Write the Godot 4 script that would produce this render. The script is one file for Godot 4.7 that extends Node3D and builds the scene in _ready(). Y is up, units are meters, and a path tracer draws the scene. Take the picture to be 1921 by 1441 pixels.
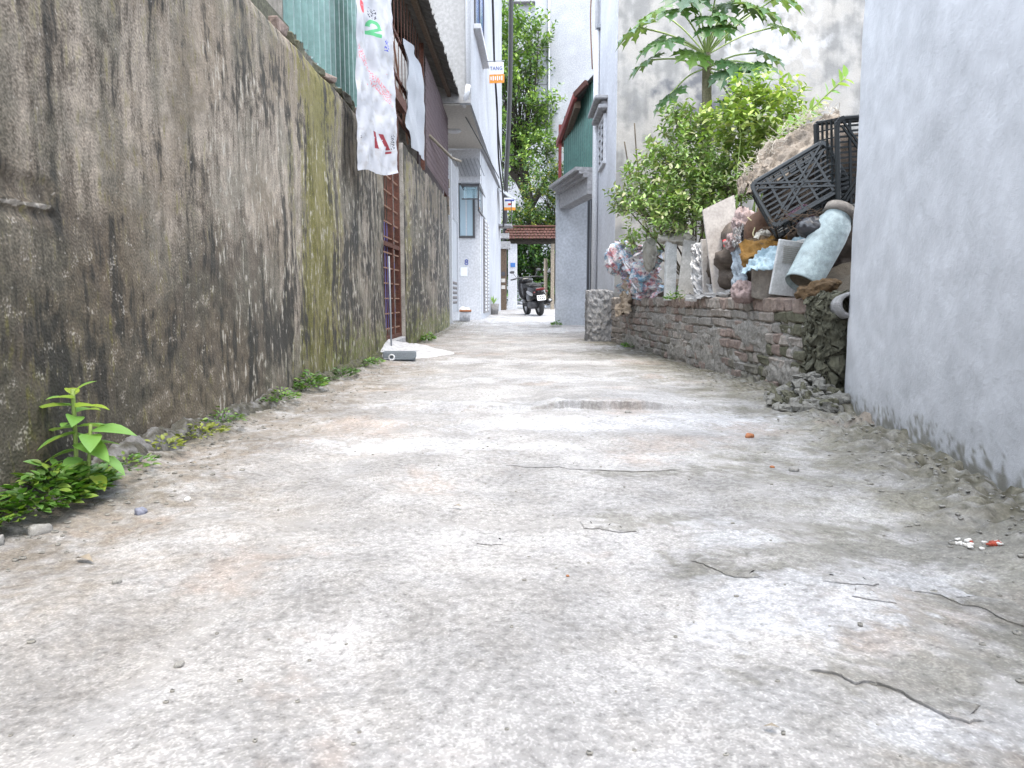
extends Node3D
# A narrow concrete alley between houses, seen from a low camera. Alley runs along -z; d = -z is the distance ahead.

var M := {}
var taken := {}
var nz := FastNoiseLite.new()
var nf := FastNoiseLite.new()
var nr := FastNoiseLite.new()
var rng := RandomNumberGenerator.new()

func _ready():
	rng.seed = 20
	nz.seed = 4; nz.frequency = 1.0; nz.fractal_octaves = 3
	nf.seed = 9; nf.frequency = 1.0; nf.fractal_octaves = 1
	nr.seed = 14; nr.frequency = 1.0; nr.fractal_octaves = 5; nr.fractal_gain = 0.62
	setup_view()
	make_materials()
	build_ground()
	build_left_side()
	build_house_left()
	build_right_side()
	build_plot_house()
	build_far_end()
	build_brick_wall()
	build_heap()
	build_plants()
	build_scooter()
	build_small_things()

# ---------------------------------------------------------------- camera, sky, light
func setup_view():
	var cam := Camera3D.new()
	cam.name = "camera"
	cam.fov = 54.46
	cam.near = 0.05
	cam.far = 600.0
	cam.position = Vector3(0, 0.58, 0)
	cam.rotation_degrees = Vector3(-6.54, 0.996, 0)
	add_child(cam)
	cam.current = true
	var sky_mat := ProceduralSkyMaterial.new()
	sky_mat.sky_top_color = Color(0.89, 0.935, 1.0)
	sky_mat.sky_horizon_color = Color(0.95, 0.97, 1.0)
	sky_mat.sky_curve = 0.2
	sky_mat.ground_bottom_color = Color(0.5, 0.5, 0.5)
	sky_mat.ground_horizon_color = Color(0.8, 0.8, 0.8)
	sky_mat.sky_energy_multiplier = 1.0
	var sky := Sky.new()
	sky.sky_material = sky_mat
	var e := Environment.new()
	e.background_mode = Environment.BG_SKY
	e.sky = sky
	e.tonemap_mode = Environment.TONE_MAPPER_LINEAR
	e.tonemap_exposure = 5.7
	e.sdfgi_enabled = true
	e.ssao_enabled = true
	e.ssil_enabled = true
	var we := WorldEnvironment.new()
	we.name = "environment"
	we.environment = e
	add_child(we)
	var sun := DirectionalLight3D.new()
	sun.name = "sun"
	sun.light_energy = 0.30
	sun.light_angular_distance = 30.0
	sun.light_color = Color(1.0, 0.97, 0.93)
	sun.shadow_enabled = true
	sun.rotation_degrees = Vector3(-72, 20, 0)
	add_child(sun)

# ---------------------------------------------------------------- naming
func numbered(called: String) -> String:
	var k: int = taken.get(called, 0)
	taken[called] = k + 1
	return called if k == 0 else "%s_%03d" % [called, k]

func tag(o: Node, label: String, category: String, group := "", kind := ""):
	if label: o.set_meta("label", label)
	if category: o.set_meta("category", category)
	if group: o.set_meta("group", group)
	if kind: o.set_meta("kind", kind)
	return o

func thing(called: String, label: String, category: String, at := Vector3.ZERO, turn := 0.0, group := "") -> Node3D:
	var o := Node3D.new()
	o.name = numbered(called)
	add_child(o)
	o.position = at
	o.rotation.y = turn
	tag(o, label, category, group)
	return o

func as_mesh(shape, smooth := false) -> Mesh:
	if shape is Mesh:
		return shape
	shape.generate_normals()
	return shape.commit()

func part(called: String, shape, m: Material, parent: Node, label := "") -> MeshInstance3D:
	var o := MeshInstance3D.new()
	o.name = called
	o.mesh = as_mesh(shape)
	o.material_override = m
	parent.add_child(o, true)
	if label: o.set_meta("label", label)
	return o

func single(called: String, shape, m: Material, label: String, category: String, group := "") -> MeshInstance3D:
	var o := MeshInstance3D.new()
	o.name = numbered(called)
	o.mesh = as_mesh(shape)
	o.material_override = m
	add_child(o)
	tag(o, label, category, group)
	return o

func struct(called: String, shape, m: Material) -> MeshInstance3D:
	var o := MeshInstance3D.new()
	o.name = numbered(called)
	o.mesh = as_mesh(shape)
	o.material_override = m
	add_child(o)
	o.set_meta("kind", "structure")
	return o

# ---------------------------------------------------------------- shapes
func ST(smooth := false) -> SurfaceTool:
	var s := SurfaceTool.new()
	s.begin(Mesh.PRIMITIVE_TRIANGLES)
	s.set_smooth_group(0 if smooth else -1)
	return s

func quad(s: SurfaceTool, a: Vector3, b: Vector3, c: Vector3, d: Vector3):   # counter-clockwise seen from the front
	for p in [a, c, b, a, d, c]:
		s.add_vertex(p)

func tri(s: SurfaceTool, a: Vector3, b: Vector3, c: Vector3):
	s.add_vertex(a); s.add_vertex(c); s.add_vertex(b)

func box(s: SurfaceTool, c: Vector3, size: Vector3, b := Basis.IDENTITY):
	var h := size / 2
	var p := []
	for i in 8:
		p.append(c + b * Vector3(h.x * (1 if i & 1 else -1), h.y * (1 if i & 2 else -1), h.z * (1 if i & 4 else -1)))
	quad(s, p[4], p[5], p[7], p[6])
	quad(s, p[1], p[0], p[2], p[3])
	quad(s, p[5], p[1], p[3], p[7])
	quad(s, p[0], p[4], p[6], p[2])
	quad(s, p[6], p[7], p[3], p[2])
	quad(s, p[0], p[1], p[5], p[4])

# box with chamfered edges, corners jittered for worn pieces
func cbox(s: SurfaceTool, c: Vector3, size: Vector3, ch: float, b := Basis.IDENTITY, jit := 0.0):
	var h := size / 2
	var v := {}
	for sx in [-1, 1]:
		for sy in [-1, 1]:
			for sz in [-1, 1]:
				var j := Vector3(rng.randf_range(-jit, jit), rng.randf_range(-jit, jit), rng.randf_range(-jit, jit))
				var corner := Vector3(sx * h.x, sy * h.y, sz * h.z) + j
				v[[sx, sy, sz, 0]] = c + b * (corner - Vector3(0, sy * ch, sz * ch))
				v[[sx, sy, sz, 1]] = c + b * (corner - Vector3(sx * ch, 0, sz * ch))
				v[[sx, sy, sz, 2]] = c + b * (corner - Vector3(sx * ch, sy * ch, 0))
	for k in [-1, 1]:
		var f := func(q): 
			if k > 0: quad(s, q[0], q[1], q[2], q[3])
			else: quad(s, q[3], q[2], q[1], q[0])
		f.call([v[[k, -1, 1, 0]], v[[k, -1, -1, 0]], v[[k, 1, -1, 0]], v[[k, 1, 1, 0]]])
		f.call([v[[-1, k, 1, 1]], v[[1, k, 1, 1]], v[[1, k, -1, 1]], v[[-1, k, -1, 1]]])
		f.call([v[[-1, -1, k, 2]], v[[1, -1, k, 2]], v[[1, 1, k, 2]], v[[-1, 1, k, 2]]])
	for a in [-1, 1]:
		for d in [-1, 1]:
			quad(s, v[[a, d, -1, 0]], v[[a, d, 1, 0]], v[[a, d, 1, 1]], v[[a, d, -1, 1]])
			quad(s, v[[a, -1, d, 0]], v[[a, 1, d, 0]], v[[a, 1, d, 2]], v[[a, -1, d, 2]])
			quad(s, v[[-1, a, d, 1]], v[[1, a, d, 1]], v[[1, a, d, 2]], v[[-1, a, d, 2]])
			for e in [-1, 1]:
				tri(s, v[[a, d, e, 0]], v[[a, d, e, 1]], v[[a, d, e, 2]])

func bar(s: SurfaceTool, a: Vector3, b: Vector3, w: float, t: float, up := Vector3.UP):
	var z := (b - a)
	var l := z.length()
	if l < 1e-5: return
	z /= l
	var x := up.cross(z)
	if x.length() < 0.01: x = Vector3.RIGHT.cross(z)
	x = x.normalized()
	box(s, (a + b) / 2, Vector3(w, t, l), Basis(x, z.cross(x), z))

func tube(s: SurfaceTool, pts: Array, r, n := 8, cap := true):
	var rings := []
	var x := Vector3.ZERO
	for i in pts.size():
		var dir: Vector3 = (pts[mini(i + 1, pts.size() - 1)] - pts[maxi(i - 1, 0)]).normalized()
		if x == Vector3.ZERO:
			x = dir.cross(Vector3.UP if absf(dir.y) < 0.9 else Vector3.RIGHT).normalized()
		else:
			x = (x - dir * x.dot(dir)).normalized()
		var y := dir.cross(x)
		var rad: float = r[i] if r is Array else r
		var ring := []
		for k in n:
			var a := TAU * k / n
			ring.append(pts[i] + (x * cos(a) + y * sin(a)) * rad)
		rings.append(ring)
	for i in pts.size() - 1:
		for k in n:
			var k2 := (k + 1) % n
			quad(s, rings[i][k], rings[i][k2], rings[i + 1][k2], rings[i + 1][k])
	if cap:
		for k in n:
			tri(s, pts[0], rings[0][(k + 1) % n], rings[0][k])
			tri(s, pts[-1], rings[-1][k], rings[-1][(k + 1) % n])

func lathe(s: SurfaceTool, prof: Array, n: int, xf := Transform3D.IDENTITY):
	for i in prof.size() - 1:
		for k in n:
			var a := TAU * k / n
			var b := TAU * (k + 1) / n
			var p: Vector2 = prof[i]
			var q: Vector2 = prof[i + 1]
			quad(s, xf * Vector3(p.x * cos(a), p.y, p.x * sin(a)), xf * Vector3(q.x * cos(a), q.y, q.x * sin(a)), xf * Vector3(q.x * cos(b), q.y, q.x * sin(b)), xf * Vector3(p.x * cos(b), p.y, p.x * sin(b)))

func prism(s: SurfaceTool, poly: PackedVector2Array, depth: float, xf := Transform3D.IDENTITY):   # polygon in xy, extruded along z, centred
	var idx := Geometry2D.triangulate_polygon(poly)
	var h := depth / 2
	for i in range(0, idx.size(), 3):
		var a := poly[idx[i]]
		var b := poly[idx[i + 1]]
		var c := poly[idx[i + 2]]
		if (b - a).cross(c - a) < 0:
			var t := b
			b = c
			c = t
		tri(s, xf * Vector3(a.x, a.y, h), xf * Vector3(b.x, b.y, h), xf * Vector3(c.x, c.y, h))
		tri(s, xf * Vector3(a.x, a.y, -h), xf * Vector3(c.x, c.y, -h), xf * Vector3(b.x, b.y, -h))
	var cw := Geometry2D.is_polygon_clockwise(poly)
	for i in poly.size():
		var a := poly[i]
		var b := poly[(i + 1) % poly.size()]
		if cw:
			var t := a
			a = b
			b = t
		quad(s, xf * Vector3(a.x, a.y, h), xf * Vector3(a.x, a.y, -h), xf * Vector3(b.x, b.y, -h), xf * Vector3(b.x, b.y, h))

# grid surface: fn(u, v) -> position; optional colour fn(u, v) -> Color. Normals by differences.
func grid(nu: int, nv: int, fn: Callable, col = null, us := [], vs := [], uvf = null) -> ArrayMesh:
	var P := PackedVector3Array()
	var N := PackedVector3Array()
	var U := PackedVector2Array()
	var C := PackedColorArray()
	var w := nu + 1
	for j in nv + 1:
		var v: float = vs[j] if vs else float(j) / nv
		for i in w:
			var u: float = us[i] if us else float(i) / nu
			P.append(fn.call(u, v))
			U.append(Vector2(u, 1.0 - v) if uvf == null else uvf.call(u, v))
			if col != null:
				C.append(col.call(u, v))
	for j in nv + 1:
		for i in w:
			var a := P[j * w + mini(i + 1, nu)] - P[j * w + maxi(i - 1, 0)]
			var b := P[mini(j + 1, nv) * w + i] - P[maxi(j - 1, 0) * w + i]
			N.append(a.cross(b).normalized())
	var I := PackedInt32Array()
	for j in nv:
		for i in nu:
			var k := j * w + i
			I.append_array([k, k + w, k + 1, k + 1, k + w, k + w + 1])
	var arr := []
	arr.resize(Mesh.ARRAY_MAX)
	arr[Mesh.ARRAY_VERTEX] = P
	arr[Mesh.ARRAY_NORMAL] = N
	arr[Mesh.ARRAY_TEX_UV] = U
	if col != null:
		arr[Mesh.ARRAY_COLOR] = C
	arr[Mesh.ARRAY_INDEX] = I
	var m := ArrayMesh.new()
	m.add_surface_from_arrays(Mesh.PRIMITIVE_TRIANGLES, arr)
	return m

# a cloth or board: the grid closed to a thin solid by a second, offset layer and a rim
func cloth(nu: int, nv: int, fn: Callable, off: Vector3) -> ArrayMesh:
	var front := grid(nu, nv, fn)
	var s := SurfaceTool.new()
	s.begin(Mesh.PRIMITIVE_TRIANGLES)
	s.append_from(front, 0, Transform3D.IDENTITY)
	var back := grid(nu, nv, func(u: float, v: float): return fn.call(1.0 - u, v) + off)
	s.append_from(back, 0, Transform3D.IDENTITY)
	var rim := SurfaceTool.new()
	rim.begin(Mesh.PRIMITIVE_TRIANGLES)
	var ring := []
	for i in nu: ring.append(Vector2(float(i) / nu, 0))
	for j in nv: ring.append(Vector2(1, float(j) / nv))
	for i in nu: ring.append(Vector2(1.0 - float(i) / nu, 1))
	for j in nv: ring.append(Vector2(0, 1.0 - float(j) / nv))
	for k in ring.size():
		var a: Vector3 = fn.call(ring[k].x, ring[k].y)
		var b: Vector3 = fn.call(ring[(k + 1) % ring.size()].x, ring[(k + 1) % ring.size()].y)
		for q in [[a, ring[k]], [b, ring[k]], [b + off, ring[k]], [a, ring[k]], [b + off, ring[k]], [a + off, ring[k]]]:
			rim.set_uv(q[1])
			rim.add_vertex(q[0])
	rim.generate_normals()
	s.append_from(rim.commit(), 0, Transform3D.IDENTITY)
	return s.commit()

func spow(a: float, e: float) -> float:
	return signf(a) * pow(absf(a), e)

# lumpy superellipsoid: e = 1 round, e towards 0 boxy
func lump(c: Vector3, r: Vector3, e: float, amp: float, f: float, sd: int, n := 22, b := Basis.IDENTITY) -> ArrayMesh:
	var off := Vector3(sd * 3.7, sd * 1.3, sd * 5.1)
	return grid(n, n / 2, func(u: float, v: float):
		var la: float = (v - 0.5) * PI
		var lo: float = -u * TAU
		var p := Vector3(spow(cos(la), e) * spow(cos(lo), e), spow(sin(la), e), spow(cos(la), e) * spow(sin(lo), e))
		var q := p * r
		var k := nz.get_noise_3dv((q + off) * f)
		return c + b * (q + p.normalized() * k * amp))

# broken stone: faceted, with noise down to small grain
func rough(c: Vector3, r: Vector3, e: float, amp: float, f: float, sd: int, n := 22, b := Basis.IDENTITY) -> ArrayMesh:
	var off := Vector3(sd * 3.7, sd * 1.3, sd * 5.1)
	var g := grid(n, n / 2, func(u: float, v: float):
		var la: float = (v - 0.5) * PI
		var lo: float = -u * TAU
		var p := Vector3(spow(cos(la), e) * spow(cos(lo), e), spow(sin(la), e), spow(cos(la), e) * spow(sin(lo), e))
		var q := p * r
		return c + b * (q + p.normalized() * nr.get_noise_3dv((q + off) * f) * amp))
	var s := SurfaceTool.new()
	s.create_from(g, 0)
	s.deindex()
	var arr := s.commit_to_arrays()
	var P: PackedVector3Array = arr[Mesh.ARRAY_VERTEX]
	var o := ST()
	for p in P:
		o.add_vertex(p)
	return as_mesh(o)

# a broken block: six fine grids whose points wander with the same noise field
func rough_box(c: Vector3, size: Vector3, n: int, amp: float, f: float, sd: int, round_ := 0.25, b := Basis.IDENTITY) -> ArrayMesh:
	var off := Vector3(sd * 3.7, sd * 1.3, sd * 5.1)
	var all := []
	for face in 6:
		var ax := face / 2
		var sg := 1.0 if face % 2 else -1.0
		all.append(grid(n, n, func(u: float, v: float):
			var q := Vector3.ZERO
			q[ax] = sg
			q[(ax + 1) % 3] = (u * 2.0 - 1.0) * sg
			q[(ax + 2) % 3] = v * 2.0 - 1.0
			q = q.lerp(q.normalized() * 1.2, round_)
			var p := q * size / 2
			var s := (p + off) * f
			return c + b * (p + Vector3(nr.get_noise_3dv(s), nr.get_noise_3dv(s + Vector3(31, 7, 3)), nr.get_noise_3dv(s + Vector3(5, 53, 19))) * amp)))
	return merge(all)

func merge(meshes: Array) -> ArrayMesh:
	var s := SurfaceTool.new()
	s.begin(Mesh.PRIMITIVE_TRIANGLES)
	for m in meshes:
		s.append_from(m, 0, Transform3D.IDENTITY)
	return s.commit()

func lin(r: float, g: float, b: float) -> Color:
	return Color(r, g, b).linear_to_srgb()

func sstep(a: float, b: float, x: float) -> float:
	var t := clampf((x - a) / (b - a), 0.0, 1.0)
	return t * t * (3.0 - 2.0 * t)

# ---------------------------------------------------------------- textures and materials
func noise_bytes(w: int, h: int, freq: float, oct: int, sd: int, seamless := true, cell := false) -> PackedByteArray:
	var n := FastNoiseLite.new()
	n.seed = sd
	n.frequency = freq
	n.fractal_octaves = oct
	if cell:
		n.noise_type = FastNoiseLite.TYPE_CELLULAR
	var im := n.get_seamless_image(w, h) if seamless else n.get_image(w, h)
	im.convert(Image.FORMAT_L8)
	return im.get_data()

# noise stretched along v: vertical streaks
func streak_bytes(w: int, h: int, hs: int, freq: float, oct: int, sd: int) -> PackedByteArray:
	var n := FastNoiseLite.new()
	n.seed = sd
	n.frequency = freq
	n.fractal_octaves = oct
	var im := n.get_image(w, hs)
	im.convert(Image.FORMAT_L8)
	im.resize(w, h, Image.INTERPOLATE_CUBIC)
	return im.get_data()

func to_tex(w: int, h: int, data: PackedByteArray, rgb := true) -> ImageTexture:
	return ImageTexture.create_from_image(Image.create_from_data(w, h, false, Image.FORMAT_RGB8 if rgb else Image.FORMAT_L8, data))

# a grey texture around white: lo..1 by noise, with bright and dark specks
func grain_tex(size: int, f1: float, f2: float, lo: float, sd: int, specks := 0.0) -> ImageTexture:
	var a := noise_bytes(size, size, f1, 5, sd)
	var b := noise_bytes(size, size, f2, 2, sd + 1)
	var o := PackedByteArray()
	o.resize(size * size)
	for i in size * size:
		var v := a[i] * 0.0025 + b[i] * 0.0014
		v = clampf(lo + (1.0 - lo) * v, 0.0, 1.0)
		if specks > 0.0:
			if b[i] > 205: v = minf(1.0, v + specks)
			elif b[i] < 48: v = maxf(0.0, v - specks)
		o[i] = int(v * 255.0)
	return to_tex(size, size, o, false)

func mat(key: String, c: Color, rough := 0.9, tex = null, scale := 1.0, bump := 0.0, tex2 = null, scale2 := 0.3, metal := 0.0) -> StandardMaterial3D:
	var m := StandardMaterial3D.new()
	m.resource_name = key
	m.albedo_color = c
	m.roughness = rough
	m.metallic = metal
	if tex != null:
		m.albedo_texture = tex
		m.uv1_triplanar = true
		m.uv1_world_triplanar = true
		m.uv1_scale = Vector3.ONE * scale
		if bump > 0.0:
			m.heightmap_enabled = true
			m.heightmap_texture = tex
			m.heightmap_scale = bump
	if tex2 != null:
		m.detail_enabled = true
		m.detail_albedo = tex2
		m.detail_blend_mode = BaseMaterial3D.BLEND_MODE_MUL
		m.detail_uv_layer = BaseMaterial3D.DETAIL_UV_2
		m.uv2_triplanar = true
		m.uv2_world_triplanar = true
		m.uv2_scale = Vector3.ONE * scale2
	M[key] = m
	return m

func leaf_mat(key: String, c: Color, vcol := true, rough := 0.45) -> StandardMaterial3D:
	var m := mat(key, c, rough)
	m.vertex_color_use_as_albedo = vcol
	m.backlight_enabled = true
	m.backlight = Color(0.36, 0.44, 0.18) if key.begins_with("papaya") else Color(0.60, 0.70, 0.30)
	return m

func put3(o: PackedByteArray, i: int, c: Color):
	o[i * 3] = int(clampf(c.r, 0, 1) * 255.0)
	o[i * 3 + 1] = int(clampf(c.g, 0, 1) * 255.0)
	o[i * 3 + 2] = int(clampf(c.b, 0, 1) * 255.0)

func make_materials():
	var grain := grain_tex(1024, 0.012, 0.11, 0.58, 3, 0.10)
	var fine := grain_tex(1024, 0.03, 0.22, 0.76, 12, 0.05)
	var blotch := grain_tex(512, 0.012, 0.05, 0.70, 21)
	var soft := grain_tex(512, 0.009, 0.02, 0.86, 27)
	M.t_grain = grain
	M.t_fine = fine
	M.t_blotch = blotch
	# concrete of the alley: pale grains and grey cement in patches, a tile of 1.3 m
	var cn := 1024
	var a := noise_bytes(cn, cn, 0.006, 5, 31)
	var b := noise_bytes(cn, cn, 0.05, 4, 32)
	var c := noise_bytes(cn, cn, 0.16, 2, 33)
	var o := PackedByteArray()
	o.resize(cn * cn)
	var hh := PackedByteArray()
	hh.resize(cn * cn)
	for i in cn * cn:
		var big := (a[i] - 128.0) / 128.0
		var mid := (b[i] - 128.0) / 128.0
		var sm := (c[i] - 128.0) / 128.0
		var v := 0.85 + 0.015 * big + 0.05 * mid + 0.04 * sm
		var pale := sm + mid * 0.9 + big * 0.6
		v += 0.07 * clampf((pale - 0.30) * 5.0, 0.0, 1.0)
		if sm + 0.4 * mid > 0.42: v += 0.065
		if mid + 0.5 * big < -0.35: v -= 0.05
		if mid < -0.5 and sm < 0.0: v -= 0.07
		if sm < -0.72: v -= 0.10
		o[i] = int(clampf(v, 0.0, 1.0) * 255.0)
		hh[i] = int(clampf(0.5 + 0.12 * big + 0.25 * mid + 0.22 * sm, 0.0, 1.0) * 255.0)
	var t_conc := to_tex(cn, cn, o, false)
	var t_conc_h := to_tex(cn, cn, hh, false)
	var m := mat("alley_concrete", Color.WHITE, 0.92, t_conc, 1.0 / 1.3, 0.0, blotch, 1.0 / 4.1)
	m.vertex_color_use_as_albedo = true
	m.heightmap_enabled = true
	m.heightmap_texture = t_conc_h
	m.heightmap_scale = 0.5
	m = mat("rubble", Color.WHITE, 0.95, grain, 3.6, 1.6, fine, 6.1)
	m.vertex_color_use_as_albedo = true
	mat("stone_grey", lin(0.42, 0.41, 0.39), 0.9, grain, 3.0, 0.5)
	mat("grit", lin(0.58, 0.56, 0.51), 0.95, grain, 2.0, 0.3, blotch, 1.7)
	mat("stone_orange", lin(0.5, 0.2, 0.09), 0.9, grain, 5.0, 0.4)
	mat("stone_red", lin(0.5, 0.08, 0.04), 0.8, grain, 5.0, 0.3)
	mat("stone_blue", lin(0.3, 0.32, 0.42), 0.6, grain, 5.0, 0.3)
	mat("shell_white", lin(0.75, 0.73, 0.7), 0.7, fine, 5.0)
	mat("soil", lin(0.14, 0.115, 0.085), 1.0, grain, 1.1, 2.0)

	# stained plaster of the long wall: streaks, moss, bare pale rubs and black algae; drawn for d 0.5..7.5 and 2.15 m of height
	wall_texture()
	house_wall_texture()

	var rp := mat("right_plaster", lin(0.635, 0.645, 0.675), 0.85, soft, 1.1, 0.0, soft, 0.31)
	rp.heightmap_enabled = true
	rp.heightmap_texture = fine
	rp.heightmap_scale = 0.9
	rp.vertex_color_use_as_albedo = true
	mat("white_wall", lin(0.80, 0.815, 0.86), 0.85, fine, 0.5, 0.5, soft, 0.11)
	mat("skylit_paint", lin(0.50, 0.515, 0.555), 0.85, fine, 0.5, 0.5, soft, 0.17)  # lilac_wall darkened in colour for walls that the open sky lights strongly
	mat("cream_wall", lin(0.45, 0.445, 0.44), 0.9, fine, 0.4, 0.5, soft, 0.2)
	mat("lilac_wall", lin(0.80, 0.82, 0.88), 0.85, fine, 0.5, 0.5, soft, 0.17)  # same paint kept brighter for walls that stand in shade
	mat("gatepost_wall", lin(0.66, 0.69, 0.74), 0.9, fine, 0.5, 0.6, soft, 0.3)
	mat("soffit", lin(0.60, 0.57, 0.53), 0.9, fine, 0.5)
	mat("grey_moulding", lin(0.52, 0.52, 0.54), 0.9, grain, 1.0, 0.5)
	mat("rough_concrete", lin(0.60, 0.59, 0.59), 0.95, grain, 1.4, 2.2, blotch, 0.8)
	mat("mossy_rock", lin(0.23, 0.225, 0.155), 0.95, grain, 1.7, 2.6, blotch, 1.9)
	mat("heap_mortar", lin(0.44, 0.43, 0.39), 0.95, grain, 2.7, 1.5, blotch, 3.3)
	mat("purple_bag", lin(0.16, 0.06, 0.12), 0.5, fine, 2.0)
	mat("tin_green", lin(0.24, 0.42, 0.39), 0.32, fine, 0.6, 0.0, blotch, 0.5)
	mat("tin_dark_green", lin(0.13, 0.30, 0.26), 0.5, fine, 0.6, 0.0, blotch, 0.5)
	mat("fibro", lin(0.27, 0.26, 0.25), 0.95, grain, 1.0, 1.0, blotch, 0.7)
	mat("rust", lin(0.20, 0.065, 0.035), 0.8, grain, 2.4, 0.6, blotch, 1.3)
	mat("rust_pale", lin(0.36, 0.20, 0.13), 0.8, grain, 2.4, 0.4)
	mat("rubbish_brown", lin(0.24, 0.19, 0.155), 0.95, grain, 3.0, 0.8, blotch, 2.0)
	mat("brown_panel", lin(0.085, 0.055, 0.055), 0.9, grain, 0.9, 0.6)
	mat("net_wire", lin(0.17, 0.13, 0.14), 0.8)
	mat("opening_shade", lin(0.22, 0.21, 0.21), 1.0)  # flat grey painted as the shade inside openings, holes and the pipe
	mat("shed_wall", lin(0.5, 0.46, 0.41), 0.95, grain, 0.6)
	mat("white_metal", lin(0.72, 0.74, 0.78), 0.5, fine, 1.0)
	mat("grey_metal", lin(0.33, 0.35, 0.38), 0.5, fine, 1.0)
	mat("dark_metal", lin(0.06, 0.06, 0.065), 0.5)
	mat("red_metal", lin(0.35, 0.05, 0.04), 0.6, grain, 1.0)
	mat("blue_glass", lin(0.03, 0.10, 0.32), 0.12)
	mat("teal_glass", lin(0.10, 0.19, 0.22), 0.1)
	mat("pane", lin(0.40, 0.52, 0.60), 0.1)
	var gp := mat("clear_pane", Color(0.75, 0.9, 0.95, 0.22), 0.05)
	gp.transparency = BaseMaterial3D.TRANSPARENCY_ALPHA
	mat("cable", lin(0.014, 0.014, 0.016), 0.6)
	mat("pvc_white", lin(0.74, 0.75, 0.78), 0.45, fine, 0.8)
	mat("terracotta", lin(0.12, 0.045, 0.033), 0.85, grain, 1.3, 0.5)
	mat("timber", lin(0.16, 0.11, 0.075), 0.9, grain, 1.3, 0.5)
	mat("timber_pale", lin(0.44, 0.38, 0.30), 0.9, grain, 1.3)
	mat("plaque_blue", lin(0.05, 0.16, 0.42), 0.5)
	mat("ink_blue", lin(0.06, 0.09, 0.33), 0.7)
	mat("ink_black", lin(0.05, 0.05, 0.06), 0.7)
	mat("sign_white", lin(0.78, 0.80, 0.84), 0.6)
	mat("sign_orange", lin(0.78, 0.30, 0.04), 0.6)
	mat("sign_red", lin(0.6, 0.06, 0.04), 0.6)
	mat("violet_sheet", lin(0.22, 0.20, 0.52), 0.6, fine, 1.4, 0.0, blotch, 2.0)
	mat("cement_pale", lin(0.66, 0.66, 0.68), 0.95, grain, 1.2, 0.8)
	mat("pvc_grey", lin(0.22, 0.25, 0.28), 0.6, fine, 2.0)
	for k in 7:
		var bc: Array = [[0.60, 0.47, 0.40], [0.66, 0.58, 0.51], [0.56, 0.43, 0.37], [0.60, 0.56, 0.51], [0.42, 0.39, 0.32], [0.72, 0.64, 0.57], [0.27, 0.26, 0.17]][k]
		mat("brick_%d" % k, lin(bc[0], bc[1], bc[2]), 0.95, grain, 1.9 + 0.17 * k, 1.6, blotch, 2.3)
	mat("slurry", lin(0.66, 0.62, 0.56), 0.97, grain, 3.0, 2.0, blotch, 1.6)
	mat("mortar", lin(0.48, 0.45, 0.40), 0.97, grain, 2.0, 2.0, blotch, 1.1)
	mat("crate_plastic", lin(0.022, 0.026, 0.028), 0.42)
	mat("burlap", lin(0.78, 0.67, 0.56), 1.0, grain, 4.0, 1.4, blotch, 2.6)
	mat("straw", lin(0.74, 0.68, 0.58), 1.0, fine, 3.0)
	mat("bucket_blue", lin(0.66, 0.80, 0.82), 0.6, grain, 1.6, 0.2, blotch, 2.3)
	mat("bucket_inside", lin(0.42, 0.36, 0.28), 0.9, grain, 3.0)
	mat("black_plastic", lin(0.03, 0.03, 0.034), 0.35)
	mat("cushion_yellow", lin(0.50, 0.26, 0.055), 0.95, grain, 3.0, 0.6, blotch, 2.5)
	mat("tarp_blue", lin(0.52, 0.70, 0.80), 0.5, fine, 2.0, 0.0, blotch, 3.1)
	mat("styrofoam", lin(0.84, 0.85, 0.85), 0.8, fine, 2.0, 0.3, blotch, 1.7)
	mat("sack_grey", lin(0.54, 0.48, 0.42), 0.95, grain, 3.0, 0.8, blotch, 2.7)
	mat("log", lin(0.30, 0.19, 0.095), 0.95, grain, 3.5, 2.2, blotch, 3.0)
	mat("ply", lin(0.76, 0.70, 0.65), 0.85, fine, 1.2, 0.0, blotch, 1.4)
	mat("board_grey", lin(0.50, 0.49, 0.47), 0.85, fine, 1.2, 0.0, blotch, 1.4)
	mat("white_plastic", lin(0.78, 0.76, 0.75), 0.5, fine, 2.2, 0.0, blotch, 3.3)
	mat("grey_cloth", lin(0.45, 0.43, 0.385), 1.0, fine, 4.0, 0.4)
	mat("brown_bag", lin(0.60, 0.48, 0.36), 0.6, fine, 2.0, 0.0, blotch, 3.3)
	mat("brown_pot", lin(0.19, 0.10, 0.06), 0.8, grain, 2.5, 0.6)
	mat("red_cup", lin(0.6, 0.06, 0.06), 0.4)
	mat("blue_cloth", lin(0.58, 0.66, 0.74), 0.95, grain, 4.0, 0.6)
	mat("pink_rag", lin(0.55, 0.42, 0.40), 1.0, grain, 4.0, 0.8)
	mat("cord", lin(0.62, 0.55, 0.33), 0.8)
	mat("linen_white", lin(0.46, 0.48, 0.52), 0.95, fine, 2.0, 0.2)
	mat("bark", lin(0.20, 0.165, 0.125), 0.95, grain, 1.6, 1.6)
	mat("bark_dark", lin(0.06, 0.05, 0.04), 0.95, grain, 0.8, 1.6)
	mat("papaya_bark", lin(0.42, 0.38, 0.27), 0.9, grain, 3.0, 1.0)
	mat("petiole", lin(0.36, 0.46, 0.18), 0.6)
	mat("stem_green", lin(0.22, 0.30, 0.08), 0.7)
	leaf_mat("leaf", Color.WHITE)
	leaf_mat("papaya_leaf", lin(0.034, 0.088, 0.026), false, 0.4)
	leaf_mat("papaya_leaf_young", lin(0.062, 0.125, 0.020), false, 0.4)
	leaf_mat("papaya_leaf_dark", lin(0.030, 0.070, 0.036), false, 0.4)
	leaf_mat("weed_leaf", lin(0.13, 0.27, 0.065), false, 0.5)
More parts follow.
